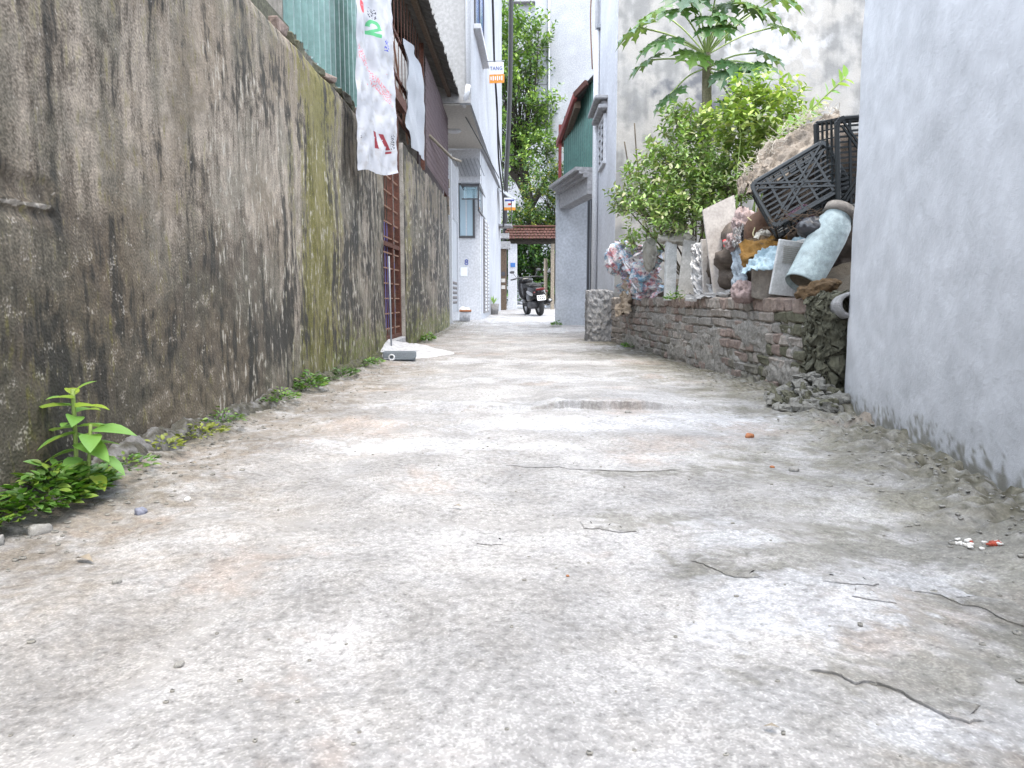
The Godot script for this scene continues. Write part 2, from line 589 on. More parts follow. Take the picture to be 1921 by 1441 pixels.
	leaf_mat("weed_leaf_yellow", lin(0.22, 0.29, 0.03), false, 0.5)
	mat("scooter_black", lin(0.012, 0.012, 0.013), 0.25)
	mat("rubber", lin(0.02, 0.02, 0.02), 0.8)
	mat("chrome", lin(0.5, 0.5, 0.5), 0.3, null, 1.0, 0.0, null, 1.0, 0.8)
	mat("tail_red", lin(0.10, 0.01, 0.01), 0.2)
	mat("plate_white", lin(0.75, 0.75, 0.75), 0.5)
	cloth_textures()

func wall_texture():
	var w := 2048
	var h := 640
	var s1 := streak_bytes(w, h, 95, 0.045, 4, 51)    # wide and fine streaks
	var s2 := streak_bytes(w, h, 130, 0.14, 3, 52)     # fine streaks
	var s3 := streak_bytes(w, h, 60, 0.018, 3, 53)    # broad bands
	var bl := noise_bytes(w, h, 0.006, 5, 54, false)  # blotches
	var mi := noise_bytes(w, h, 0.035, 4, 55, false)
	var gr := noise_bytes(w, h, 0.30, 2, 56, false)
	var sp := noise_bytes(w, h, 0.11, 2, 57, false)
	var hu := noise_bytes(w, h, 0.0032, 4, 58, false)
	var tan_ := Color(0.47, 0.40, 0.325)
	var brown := Color(0.14, 0.112, 0.083)
	var ochre := Color(0.175, 0.128, 0.08)
	var green := Color(0.082, 0.082, 0.058)
	var dark := Color(0.022, 0.022, 0.019)
	var moss := Color(0.20, 0.18, 0.02)
	var pale := Color(0.60, 0.555, 0.50)
	# stains as they lie on the wall: [distance, height, half length, half height, amount], pale worn plaster above 0, damp algae below 0
	var zones := [[3.5, 1.35, 0.9, 0.55, 0.42], [2.3, 1.3, 0.4, 0.35, 0.18], [2.3, 0.5, 0.7, 0.40, -0.34], [3.6, 0.42, 1.1, 0.34, -0.40], [5.9, 0.95, 0.55, 0.55, -0.50], [6.55, 0.9, 0.16, 0.5, 0.40], [5.45, 1.3, 0.12, 0.5, 0.35], [3.9, 1.85, 0.5, 0.25, -0.25], [2.4, 1.6, 0.5, 0.2, -0.22], [7.1, 1.2, 0.2, 0.7, -0.25], [3.15, 0.5, 0.22, 0.10, 0.30], [4.4, 0.55, 0.15, 0.35, 0.25], [4.35, 1.4, 0.25, 0.5, 0.22]]
	var tw := 128
	var th := 40
	var tone := PackedFloat32Array()
	tone.resize(tw * th)
	for ty in th:
		for tx in tw:
			var td := 0.5 + 7.0 * tx / tw
			var thh := 2.15 * (1.0 - float(ty) / th)
			var sum := 0.0
			for z in zones:
				sum += z[4] * exp(-pow((td - z[0]) / z[2], 2.0) - pow((thh - z[1]) / z[3], 2.0))
			tone[ty * tw + tx] = sum
	var o := PackedByteArray()
	o.resize(w * h * 3)
	var lut := PackedByteArray()
	lut.resize(1025)
	for i in 1025:
		lut[i] = int(clampf(pow(i / 1024.0, 1.0 / 2.2), 0, 1) * 255.0)
	for y in h:
		var hy := 2.15 * (1.0 - float(y) / h)
		for x in w:
			var d := 0.5 + 7.0 * x / w
			var i := y * w + x
			var a := (s1[i] - 128) / 90.0
			var b := (s2[i] - 128) / 90.0
			var c := (s3[i] - 128) / 90.0
			var g := (bl[i] - 128) / 80.0
			var q := (mi[i] - 128) / 80.0
			var n := (gr[i] - 128) / 90.0
			var zx := clampf((x + 60.0 * (bl[i] - 128) / 80.0) * tw / w, 0.0, tw - 1.0)
			var zy := clampf((y + 24.0 * (mi[i] - 128) / 80.0) * th / h, 0.0, th - 1.0)
			var zn: float = tone[int(zy) * tw + int(zx)]
			var up := clampf((hy - 0.55 + 0.3 * g) / 0.5, 0.0, 1.0)      # streaks above, speckled damp below
			if d > 4.0: up = 1.0
			var t := 0.45 + 0.85 * zn + 0.16 * ((hu[i] - 128) / 70.0) + up * (0.26 * a + 0.20 * b + 0.22 * c) + (1.0 - up) * (0.24 * q + 0.06 * b) + 0.30 * g + 0.20 * q + 0.22 * n - (1.0 - up) * 0.22
			t = clampf(t, 0.0, 1.0)
			var col := brown.lerp(tan_, t * t * (3.0 - 2.0 * t))
			var k := clampf(0.42 - 1.1 * zn + 0.9 * g - 0.5 * c + 0.35 * q + (1.0 - up) * 0.2, 0.0, 1.0)
			col = col.lerp(green, k * 0.5)
			var hq := (hu[i] - 128) / 70.0
			col = col.lerp(ochre, clampf((hq + 0.5 * q + 0.3 * n) * 1.2, 0.0, 1.0) * 0.45)
			var e := 0.845 + 0.022 * (d - 2.0)
			if d > 1.6 and d < 2.2 and absf(hy - e + 0.004) < 0.005 + 0.005 * q: col = col.lerp(pale, 0.75)
			var dk := clampf((-0.45 * a - 0.40 * b - 0.45 * c - 0.55 * g - 0.25 * q + (0.35 if d > 3.9 else 0.0) * clampf((d - 3.9) * 2.0, 0.0, 1.0) - 0.34 - 0.9 * zn) * 1.8, 0.0, 1.0)
			col = col.lerp(dark, dk * 0.8)
			# moss: a broad stripe down the wall and a fringe along its foot
			var ms := clampf(1.0 - absf(d - 5.10 - 0.16 * c) / (0.62 + 0.15 * a), 0.0, 1.0)
			ms = clampf(ms * 2.5 + 0.55 * b + 0.55 * a + 0.3 * q - 0.3 * dk - 0.40, 0.0, 1.0)
			var mf := clampf((0.36 + 0.14 * a + 0.14 * b + 0.12 * g - hy) * 5.0, 0.0, 1.0) * clampf((d - 4.4) * 0.9, 0.0, 1.0) * clampf(0.6 + 0.8 * b + 0.5 * q, 0.0, 1.0)
			var mo := clampf(maxf(ms * 0.9, mf * 1.6) * (0.75 + 0.4 * n), 0.0, 0.95)
			col = col.lerp(moss.lerp(Color(0.12, 0.17, 0.02), mf * 0.7), mo)
			# pale lime rubs, streaked on the far half and flecked below on the near half
			var pl := 0.0
			if d > 3.3 and hy < 1.7: pl = clampf((0.75 * b + 0.55 * a + 0.5 * q - 0.62) * 3.0, 0.0, 1.0) * 0.75
			elif hy < 0.8: pl = clampf((q * 0.9 + n * 0.75 - 0.95) * 3.0, 0.0, 1.0) * 0.6
			col = col.lerp(pale, pl)
			if sp[i] > 216: col = col.lerp(pale, 0.55)
			elif sp[i] < 40: col = col.lerp(dark, 0.4)
			var f := 0.92 + 0.14 * n
			o[i * 3] = lut[int(clampf(col.r * f, 0, 1) * 1024)]
			o[i * 3 + 1] = lut[int(clampf(col.g * f, 0, 1) * 1024)]
			o[i * 3 + 2] = lut[int(clampf(col.b * f, 0, 1) * 1024)]
	var m := StandardMaterial3D.new()
	m.resource_name = "stained_plaster"
	m.albedo_texture = to_tex(w, h, o)
	m.roughness = 0.95
	m.detail_enabled = true
	m.detail_albedo = M.t_fine
	m.detail_blend_mode = BaseMaterial3D.BLEND_MODE_MUL
	m.detail_uv_layer = BaseMaterial3D.DETAIL_UV_2
	m.uv2_triplanar = true
	m.uv2_world_triplanar = true
	m.uv2_scale = Vector3.ONE * 1.7
	m.heightmap_enabled = true
	m.heightmap_texture = to_tex(w, h, gr, false)
	m.heightmap_scale = 0.25
	M["stained_plaster"] = m

# the bare cement side of the plot's house: drips, grey repairs and a sooty band
func house_wall_texture():
	var w := 1024
	var h := 1024
	var s1 := streak_bytes(w, h, 120, 0.03, 4, 61)
	var bl := noise_bytes(w, h, 0.007, 5, 62, false)
	var mi := noise_bytes(w, h, 0.02, 5, 63, false)
	var gr := noise_bytes(w, h, 0.25, 2, 64, false)
	var base := Color(0.30, 0.295, 0.287)
	var warm := Color(0.33, 0.315, 0.295)
	var grey := Color(0.14, 0.14, 0.138)
	var soot := Color(0.085, 0.09, 0.105)
	var flake := Color(0.46, 0.46, 0.47)
	var o := PackedByteArray()
	o.resize(w * h * 3)
	for y in h:
		var hy := 0.3 + 5.2 * (1.0 - float(y) / h)
		for x in w:
			var xx := 1.2 + 5.2 * x / w
			var i := y * w + x
			var a := (s1[i] - 128) / 90.0
			var g := (bl[i] - 128) / 80.0
			var q := (mi[i] - 128) / 80.0
			var n := (gr[i] - 128) / 90.0
			var col := base.lerp(warm, clampf(0.5 + 0.8 * g, 0, 1))
			col = col.lerp(grey, clampf(0.25 - 0.9 * g - 0.5 * q - 0.35 * a, 0, 1) * 0.6)
			var band := maxf(0.0, 1.0 - absf(hy - 3.2 - 0.25 * g) / 0.55) * clampf(1.0 - absf(xx - 2.5) / 1.6, 0, 1)
			col = col.lerp(soot, clampf(band * 1.2 + 0.85 * q - 0.35, 0, 1) * (0.85 if band > 0.0 else 0.0) * minf(1.0, band * 2.5))
			var fl := maxf(0.0, 1.0 - Vector2((xx - 3.2) / 0.9, (hy - 3.9) / 0.7).length())
			col = col.lerp(flake, clampf(fl * 1.2 + 0.9 * q - 0.25, 0, 1) * minf(1.0, fl * 3.0) * 0.7)
			var dm := clampf((1.2 - hy) * 0.8 + 0.5 * q, 0, 1) * 0.5
			col = col.lerp(grey, dm)
			var f := 0.96 + 0.07 * n + 0.04 * a
			put3(o, i, Color(pow(col.r * f, 0.4545), pow(col.g * f, 0.4545), pow(col.b * f, 0.4545)))
	var m := StandardMaterial3D.new()
	m.resource_name = "stained_cement"
	m.albedo_texture = to_tex(w, h, o)
	m.roughness = 0.95
	m.heightmap_enabled = true
	m.heightmap_texture = to_tex(w, h, mi, false)
	m.heightmap_scale = 0.5
	M["stained_cement"] = m

func cloth_textures():
	# the printed white banner: red, green and blue marks on woven plastic
	var w := 256
	var h := 1024
	var n1 := noise_bytes(w, h, 0.02, 4, 71, false)
	var n2 := noise_bytes(w, h, 0.09, 3, 72, false)
	var o := PackedByteArray()
	o.resize(w * h * 3)
	var red := Color(0.76, 0.26, 0.30)
	var wine := Color(0.50, 0.13, 0.18)
	for y in h:
		for x in w:
			var i := y * w + x
			var u := float(x) / w
			var v := float(y) / h
			var col := Color(0.66, 0.665, 0.69).lerp(Color(0.56, 0.54, 0.52), clampf((n1[i] - 128) / 140.0, 0, 1) * (0.3 + 0.5 * v))
			# red drop, green figure, blue script near the top
			if Vector2((u - 0.20) / 0.06, (v - 0.30) / 0.028).length() < 1.0: col = red
			var gd := Vector2((u - 0.50) / 0.13, (v - 0.355) / 0.03).length()
			if (gd < 1.0 and gd > 0.5 and v < 0.36) or (absf(u - 0.50) < 0.13 and absf(v - 0.385) < 0.008) or (v > 0.355 and v < 0.385 and absf(u - (0.62 - (v - 0.355) * 7.5)) < 0.05): col = Color(0.30, 0.62, 0.42)
			if u > 0.70 and u < 0.82 and v > 0.39 and v < 0.44 and n2[i] > 138: col = Color(0.25, 0.28, 0.68)
			if u > 0.38 and u < 0.55 and v > 0.28 and v < 0.32 and n2[i] > 150: col = Color(0.2, 0.2, 0.24)
			# broken red script across the middle
			var sd := absf(v - (0.50 + (u - 0.1) * 0.20))
			if u > 0.06 and u < 0.90 and sd < 0.030 and n2[i] > 146: col = col.lerp(Color(0.80, 0.30, 0.34), 0.6)
			# two slanted bars of a large printed letter near the hem
			if v > 0.815 and v < 0.885:
				var k := (v - 0.815) / 0.07
				if absf(u - (0.46 + 0.06 * k)) < 0.035: col = wine
				if absf(u - (0.62 + 0.17 * k)) < 0.045: col = wine
				if u > 0.84 and u < 0.93 and n2[i] > 140: col = Color(0.3, 0.3, 0.32)
			if v > 0.892 and v < 0.902 and absf(u - 0.80) < 0.06: col = wine
			put3(o, i, col)
	var m := StandardMaterial3D.new()
	m.resource_name = "printed_banner"
	m.albedo_texture = to_tex(w, h, o)
	m.roughness = 0.7
	m.backlight_enabled = true
	m.backlight = Color(0.35, 0.35, 0.35)
	M["printed_banner"] = m
	# flowered bedding
	var k := 512
	var a := noise_bytes(k, k, 0.018, 3, 73)
	var b := noise_bytes(k, k, 0.022, 3, 74)
	var c := noise_bytes(k, k, 0.07, 2, 75)
	o = PackedByteArray()
	o.resize(k * k * 3)
	for i in k * k:
		var col := Color(0.84, 0.82, 0.82)
		if a[i] > 138: col = Color(0.55, 0.68, 0.76)
		if a[i] > 172: col = Color(0.36, 0.52, 0.62)
		if b[i] > 166: col = Color(0.84, 0.66, 0.66)
		if b[i] > 182: col = Color(0.70, 0.38, 0.40)
		if c[i] > 190: col = Color(0.40, 0.42, 0.50)
		if c[i] < 60: col = col.lerp(Color(0.9, 0.9, 0.9), 0.7)
		put3(o, i, col)
	m = StandardMaterial3D.new()
	m.resource_name = "flowered_cloth"
	m.albedo_texture = to_tex(k, k, o)
	m.roughness = 1.0
	m.uv1_triplanar = true
	m.uv1_world_triplanar = true
	m.uv1_scale = Vector3.ONE * 0.8
	M["flowered_cloth"] = m

# ---------------------------------------------------------------- ground
func gy(d: float) -> float:
	return 0.20 * sstep(11.0, 26.0, d)

func right_edge(d: float) -> float:   # foot of what borders the alley on the right
	if d < 3.88: return 1.65 - (3.88 - d) * 0.137
	if d < 10.2: return 1.65 - (d - 3.88) * 0.073
	return 1.19

func gh(x: float, d: float) -> float:
	var y := gy(d) + nf.get_noise_2d(x * 1.9, d * 1.9) * 0.012 + nz.get_noise_2d(x * 7.0, d * 7.0) * 0.004
	var r := right_edge(d) - x
	if d < 7.0 and r < 0.55:
		var k := sstep(0.5, -0.05, r) * (1.0 - sstep(4.6, 6.5, d))
		y += k * (0.030 + 0.045 * nz.get_noise_2d(x * 5.0 + 9.0, d * 5.0)) + k * 0.040 * nr.get_noise_2d(x * 13.0, d * 13.0)
	if d < 7.4 and x < -1.15:
		y += sstep(-1.22, -1.40, x) * (0.03 + 0.03 * nz.get_noise_2d(x * 6.0, d * 3.0))
	# lip of the older slab
	if d > 3.7 and d < 6.0:
		var e := 3.93 + 0.03 * nz.get_noise_2d(x * 2.0, 7.0)
		y += 0.034 * sstep(e - 0.006, e + 0.006, d) * (1.0 - sstep(e, e + 1.6, d)) * sstep(0.02, 0.2, x) * (1.0 - sstep(0.62, 0.95, x))
		y += 0.009 * sstep(e - 0.006, e + 0.006, d) * (1.0 - sstep(e, e + 1.2, d))
	return y

var PATCH := [[0.53, 1.37, 0.17, 0.13], [0.76, 1.52, 0.13, 0.06], [0.50, 1.78, 0.10, 0.12], [0.55, 0.98, 0.09, 0.05], [0.40, 1.30, 0.12, 0.08], [-0.35, 2.9, 0.5, 0.14], [0.25, 3.4, 0.6, 0.2], [-0.3, 4.0, 0.5, 0.16], [0.9, 3.6, 0.3, 0.2], [0.1, 5.4, 0.7, 0.25], [-0.2, 6.9, 0.8, 0.3], [0.4, 9.0, 0.7, 0.5], [0.0, 13.0, 0.8, 1.2], [-0.3, 18.5, 1.2, 2.5]]
var GRIME := [[0.62, 1.62, 0.26, 0.10], [0.95, 1.36, 0.22, 0.14], [0.60, 1.12, 0.20, 0.07], [0.98, 1.72, 0.25, 0.16], [0.5, 2.45, 0.35, 0.07], [0.30, 1.92, 0.14, 0.06], [0.42, 1.56, 0.14, 0.06]]

func gcol(x: float, d: float) -> Color:
	var n1 := nz.get_noise_2d(x * 1.4, d * 1.4)
	var n2 := nz.get_noise_2d(x * 4.5 + 40.0, d * 4.5)
	var n3 := nz.get_noise_2d(x * 15.0, d * 15.0 + 70.0)
	var n4 := nf.get_noise_2d(x * 45.0, d * 45.0)
	var c := Color(0.56, 0.548, 0.545)
	c = c.lerp(Color(0.49, 0.483, 0.485), clampf(0.4 + 1.3 * n2 + 0.5 * n3, 0, 1) * 0.45)
	c = c.lerp(Color(0.615, 0.612, 0.625), clampf((n1 * 1.2 + n2 * 0.7 + nr.get_noise_2d(x * 6.0, d * 6.0) * 1.3 + 0.05) * 4.0, 0, 1) * 0.55)
	# brown dust along the left foot, olive film on the right
	var lf := sstep(-0.45, -1.25, x + 0.25 * n1) * sstep(0.6, 1.6, d) * (1.0 - 0.5 * sstep(6.0, 9.0, d))
	c = c.lerp(Color(0.33, 0.285, 0.235), clampf(lf * 0.75 + (n2 * 0.8 + n3 * 0.8) * lf, 0, 0.9))
	var rr := right_edge(d) - x
	var rf := sstep(1.0, 0.2, rr + 0.35 * n1) if d < 11.0 else 0.0
	c = c.lerp(Color(0.29, 0.275, 0.225), clampf(rf * 0.66 + (n2 + n3 * 0.9) * rf, 0, 0.92))
	var edge := sstep(0.50, 0.05, rr + 0.25 * n3 + 0.12 * n1) if d < 11.0 else 0.0
	c = c.lerp(Color(0.095, 0.085, 0.048).lerp(Color(0.29, 0.27, 0.21), clampf(0.4 + 2.2 * nr.get_noise_2d(x * 24.0, d * 24.0), 0, 1)), edge * clampf(0.85 + n3 * 0.8, 0, 1))
	var le := sstep(-1.24, -1.34, x + 0.06 * n3) if d < 17.0 else 0.0
	c = c.lerp(Color(0.17, 0.16, 0.11), le * clampf(0.6 + n3 * 1.3, 0, 1))
	c = c.lerp(Color(0.54, 0.44, 0.38), clampf((nz.get_noise_2d(x * 1.1 + 90.0, d * 1.1) - 0.28 + 0.3 * n3) * 3.0, 0, 1) * 0.45)
	for g in GRIME:
		var t: float = 1.0 - Vector2((x - g[0]) / g[2], (d - g[1]) / g[3]).length() + n2 * 0.9 + n3 * 0.8
		if t > 0.0:
			c = c.lerp(Color(0.33, 0.32, 0.29), clampf(t * 4.0, 0, 1) * 0.7)
	for p in PATCH:
		var t: float = 1.0 - Vector2((x - p[0]) / p[2], (d - p[1]) / p[3]).length() + n2 * 0.8 + n3 * 0.9
		if t > 0.0:
			c = c.lerp(Color(0.68, 0.685, 0.71), clampf(t * 5.0, 0, 1) * 0.85)
	var f := 1.03 * (1.0 + 0.07 * n4)
	return Color(c.r * f, c.g * f, c.b * f)

func build_ground():
	var s := ST()
	quad(s, Vector3(-300, -0.06, 300), Vector3(300, -0.06, 300), Vector3(300, -0.06, -300), Vector3(-300, -0.06, -300))
	struct("ground", s, M.soil)
	var us := []
	var x := -1.8
	while x < 1.9:
		us.append(x)
		x += 0.0115
	var vs := []
	var d := -4.0
	while d < 44.0:
		vs.append(d)
		d += 0.05 if d < 0.6 else (0.005 if d > 3.88 and d < 3.99 else clampf(0.0075 * d, 0.0105, 0.2))
	var road := struct("alley_pavement", grid(us.size() - 1, vs.size() - 1, func(u: float, v: float): return Vector3(u, gh(u, v), -v), func(u: float, v: float): return gcol(u, v), us, vs), M.alley_concrete)
	# broken edges of the top skim: lips of real thickness
	var lips := [
		[[0.43, 1.108], [0.475, 1.10], [0.50, 1.075], [0.535, 1.078], [0.56, 1.062], [0.575, 1.03], [0.59, 1.0], [0.62, 0.985], [0.655, 0.99]],
		[[-0.10, 2.57], [0.02, 2.545], [0.12, 2.56], [0.2, 2.49], [0.33, 2.46], [0.45, 2.455], [0.56, 2.49]],
		[[0.14, 1.85], [0.19, 1.845], [0.24, 1.82], [0.30, 1.826]],
		[[0.36, 1.62], [0.405, 1.55], [0.43, 1.50], [0.455, 1.488], [0.50, 1.492]],
		[[0.60, 1.47], [0.64, 1.455], [0.70, 1.46], [0.73, 1.48]],
		[[0.76, 1.447], [0.82, 1.435], [0.84, 1.39], [0.87, 1.37], [0.875, 1.31], [0.92, 1.27], [0.99, 1.28]],
		[[0.63, 1.40], [0.66, 1.375], [0.72, 1.372]],
		[[-0.12, 1.74], [-0.08, 1.73], [-0.045, 1.745]],
	]
	for k in lips.size():
		part("skim_lip", lip(lips[k], 0.0055 if k == 0 else 0.0032), M.alley_concrete, road)

func lip(line: Array, t: float) -> ArrayMesh:
	var pts := []
	for i in line.size() - 1:
		for q in 8:
			var f := q / 8.0
			var p := Vector2(line[i][0], line[i][1]).lerp(Vector2(line[i + 1][0], line[i + 1][1]), f)
			p += Vector2(nz.get_noise_2d(p.x * 30.0, p.y * 30.0), nz.get_noise_2d(p.x * 30.0 + 50.0, p.y * 30.0)) * 0.006
			pts.append(p)
	var n := pts.size()
	return grid(n - 1, 5, func(u: float, v: float):
		var i := int(round(u * (n - 1)))
		var p: Vector2 = pts[i]
		var dir: Vector2 = (pts[mini(i + 1, n - 1)] - pts[maxi(i - 1, 0)]).normalized()
		var back := Vector2(-dir.y, dir.x)
		var ends := sstep(0.0, 0.08, u) * (1.0 - sstep(0.92, 1.0, u))
		var k := int(round(v * 5))
		var o: float = [0.003, 0.0, 0.003, 0.02, 0.05, 0.09][k]
		var y: float = [-0.003, t * 0.75, t, t * 0.8, t * 0.3, -0.004][k]
		var w := p + back * o
		return Vector3(w.x, gh(w.x, w.y) + y * ends - (1.0 - ends) * 0.004, -w.y),
		func(u: float, v: float):
			var p: Vector2 = pts[int(round(u * (n - 1)))]
			return gcol(p.x, p.y + v * 0.1))

# ---------------------------------------------------------------- left side
func steps(a: float, b: float, st: float) -> Array:
	var n := int(ceil((b - a) / st))
	var o := []
	for i in n + 1:
		o.append(a + (b - a) * i / n)
	return o

func corrugated(d0: float, d1: float, y0: float, y1: float, x: float, pitch: float, depth: float) -> SurfaceTool:   # trapezoid sheet along the alley, facing +x
	var s := ST()
	var pr := []
	var d := d0
	while d < d1:
		for q in [[0.0, 0.0], [0.58, 0.0], [0.70, 1.0], [0.88, 1.0]]:
			pr.append(Vector2(x + q[1] * depth, d + q[0] * pitch))
		d += pitch
	for i in pr.size() - 1:
		var a: Vector2 = pr[i]
		var b: Vector2 = pr[i + 1]
		quad(s, Vector3(a.x, y0, -a.y), Vector3(b.x, y0, -b.y), Vector3(b.x, y1, -b.y), Vector3(a.x, y1, -a.y))
		quad(s, Vector3(b.x - 0.004, y0, -b.y), Vector3(a.x - 0.004, y0, -a.y), Vector3(a.x - 0.004, y1, -a.y), Vector3(b.x - 0.004, y1, -b.y))
		quad(s, Vector3(a.x, y0, -a.y), Vector3(a.x - 0.004, y0, -a.y), Vector3(b.x - 0.004, y0, -b.y), Vector3(b.x, y0, -b.y))
	return s

func build_left_side():
	# the long stained wall
	var w := thing("plaster_wall", "long plaster wall stained dark by algae, moss and rain streaks", "wall")
	var us := steps(-4.0, 1.4, 0.1)
	us.append_array(steps(1.4, 7.42, 0.0125).slice(1))
	us.append_array([7.46, 7.6])
	var vs := steps(-0.1, 2.08, 0.0125)
	vs.append_array([2.10, 2.16])
	var face := func(u: float, v: float):
		var d := minf(u, 7.42)
		var y := minf(v, 2.095) + maxf(0.0, v - 2.10) * 0.15
		var x := -1.385 + nf.get_noise_2d(d * 1.3, y * 1.3) * 0.012 + nz.get_noise_2d(d * 9.0, y * 9.0) * 0.004
		if y > 2.03: x -= (y - 2.03) * 0.25
		# chipped pocket with a ragged pale lower edge
		var gx := 1.0 - sstep(2.18, 2.22, d + 0.05 * nz.get_noise_2d(d * 20.0, y * 20.0))
		var e := 0.845 + 0.022 * (d - 2.0) + 0.012 * nz.get_noise_2d(d * 22.0, 3.0)
		if d > 1.7 and y > 0.74 and y < 1.0:
			x -= gx * 0.012 * sstep(e, e + 0.006, y) * (1.0 - sstep(e + 0.055, e + 0.085, y))
			x -= gx * 0.014 * (1.0 - sstep(e - 0.014, e - 0.006, y)) * sstep(e - 0.06, e - 0.02, y)
			x += gx * 0.004 * sstep(e - 0.010, e - 0.004, y) * (1.0 - sstep(e, e + 0.008, y))
		if v > 2.10: x -= (v - 2.10) * 1.6
		if u > 7.42: x -= (u - 7.42) * 1.2
		return Vector3(x, y, -d)
	part("plaster_face", grid(us.size() - 1, vs.size() - 1, face, null, us, vs, func(u: float, v: float): return Vector2((u - 0.5) / 7.0, 1.0 - v / 2.15)), M.stained_plaster, w)
	var s := ST()
	box(s, Vector3(-1.51, 1.0, -1.70), Vector3(0.18, 2.16, 11.4))
	part("core", s, M.mortar, w)
	s = ST()
	box(s, Vector3(-1.545, 2.17, -0.40), Vector3(0.13, 0.20, 9.6))
	box(s, Vector3(-1.545, 2.62, 0.4), Vector3(0.125, 0.8, 8.6))
	part("upper_course", s, M.mossy_rock, w, "set back upper course above the stained face")
	for k in 15:   # broken bricks along the top, under the tin
		var d := 4.55 + 0.20 * k
		s = ST()
		cbox(s, Vector3.ZERO, Vector3(0.11, rng.randf_range(0.05, 0.075), rng.randf_range(0.13, 0.19)), 0.008, Basis.IDENTITY, 0.012)
		var b := part("brick", s, M["brick_%d" % [2, 6, 6, 4, 6][k % 5]], w)
		b.position = Vector3(-1.475 + rng.randf_range(-0.015, 0.03), 2.145 + rng.randf_range(0, 0.02), -d)
		b.rotation = Vector3(rng.randf_range(-0.12, 0.12), rng.randf_range(-0.3, 0.3), rng.randf_range(-0.25, 0.1))
	# crumbled mortar fillet along the foot
	var fu := steps(-0.5, 7.4, 0.011)
	var fv := steps(0.0, 1.0, 0.125)
	part("foot_fillet", grid(fu.size() - 1, fv.size() - 1, func(u: float, v: float):
		var hgt := 0.075 + 0.05 * nz.get_noise_2d(u * 2.2, 4.0)
		var wid := 0.075 + 0.03 * nz.get_noise_2d(u * 3.0, 14.0)
		var x := -1.39 + wid * (1.0 - v) + 0.022 * nr.get_noise_3d(u * 16.0, v * 3.0, 2.0)
		var y := -0.02 + (hgt + 0.02) * (1.0 - pow(1.0 - v, 2.2)) + 0.022 * nr.get_noise_3d(u * 18.0, v * 4.0, 8.0)
		return Vector3(x, y, -u), func(u: float, v: float):
			var n := nz.get_noise_2d(u * 9.0, v * 3.0)
			return Color(0.17, 0.16, 0.125).lerp(Color(0.46, 0.45, 0.44), clampf(n * 2.5 + (0.5 if absf(u - 2.55) < 0.25 else -0.1), 0, 1)).lerp(Color(0.14, 0.15, 0.035), clampf((u - 4.0) * 0.5, 0, 0.8) * clampf(0.6 + n * 2.0, 0, 1)),
		fu, fv), M.rubble, w)

	# green tin above the wall
	var t := thing("tin_fence", "pale green corrugated tin sheet standing on the stained wall", "fence")
	part("sheet", corrugated(4.78, 7.4, 2.235, 3.9, -1.485, 0.15, 0.028), M.tin_green, t)
	s = ST()
	for y in [2.6, 3.6]:
		box(s, Vector3(-1.52, y, -6.1), Vector3(0.04, 0.05, 2.7))
	part("rail", s, M.rust, t)

	# hanging banner
	var ban := cloth(16, 60, func(u: float, v: float):
		var y := 1.545 + v * 1.75
		var p := Vector3(-1.275, 0, -5.8).lerp(Vector3(-1.075, 0, -6.35), u)
		var narrow := 1.0 - 0.06 * sstep(0.1, 0.6, v) * (1.0 - u)
		p = Vector3(-1.275, 0, -5.8).lerp(Vector3(-1.075, 0, -6.35), u * narrow + (1.0 - narrow) * 0.3)
		var fold := 0.030 * sin(u * 8.0 + v * 3.0) * (0.35 + 0.65 * v) - 0.035 * exp(-pow((u - 0.45 - 0.45 * (0.45 - v)) / 0.06, 2.0)) * sstep(0.1, 0.3, v) + 0.03 * nz.get_noise_2d(u * 2.4 + 3.0, v * 3.0) + 0.02 * nz.get_noise_2d(u * 6.0, v * 9.0 + 4.0)
		return p + Vector3(0.7, 0, 0.5) * fold + Vector3(0, y + 0.015 * sin(u * 7.0) * (1.0 - v) + 0.06 * u * (1.0 - v), 0), Vector3(-0.002, 0, -0.002))
	single("hanging_banner", ban, M.printed_banner, "long white printed plastic sheet hanging beside the green tin", "banner")

	# gate between the two stained walls
	var g := thing("rusty_gate", "rusty red steel gate between the two stained walls", "gate")
	for d in [7.50, 8.28, 8.72]:
		s = ST()
		box(s, Vector3(-1.47, 1.42, -d), Vector3(0.05, 2.72, 0.05))
		part("post", s, M.rust, g)
	for y in [0.16, 1.15, 2.10]:
		s = ST()
		box(s, Vector3(-1.465, y, -8.11), Vector3(0.035, 0.045, 1.17))
		part("rail", s, M.rust, g)
	for k in 12:
		s = ST()
		box(s, Vector3(-1.462, 0.26 + 0.16 * k, -8.10), Vector3(0.014, 0.014, 1.15))
		part("cross_bar", s, M.rust_pale, g)
	for k in 8:
		s = ST()
		box(s, Vector3(-1.478, 1.13, -7.6 - 0.14 * k), Vector3(0.012, 1.95, 0.012))
		part("upright_bar", s, M.rust, g)
	part("sheet", cloth(8, 20, func(u: float, v: float): return Vector3(-1.505 + 0.02 * nz.get_noise_2d(u * 4.0, v * 6.0), 0.25 + v * 1.15, -7.56 - u * 1.1), Vector3(-0.004, 0, 0)), M.violet_sheet, g, "violet plastic sheet tied behind the bars")
	s = ST()
	box(s, Vector3(-1.40, 2.75, -8.1), Vector3(0.07, 0.12, 1.5))
	part("lintel", s, M.rust, g)
	s = ST()
	cbox(s, Vector3(-1.48, 0.075, -8.1), Vector3(0.16, 0.13, 1.3), 0.012)
	part("threshold", s, M.grey_moulding, g)

	# second stained wall, farther along
	var w2 := thing("plaster_wall", "shorter stained plaster wall beyond the rusty gate with mossy foot", "wall")
	us = steps(8.78, 14.9, 0.05)
	vs = steps(-0.05, 1.0, 0.02)
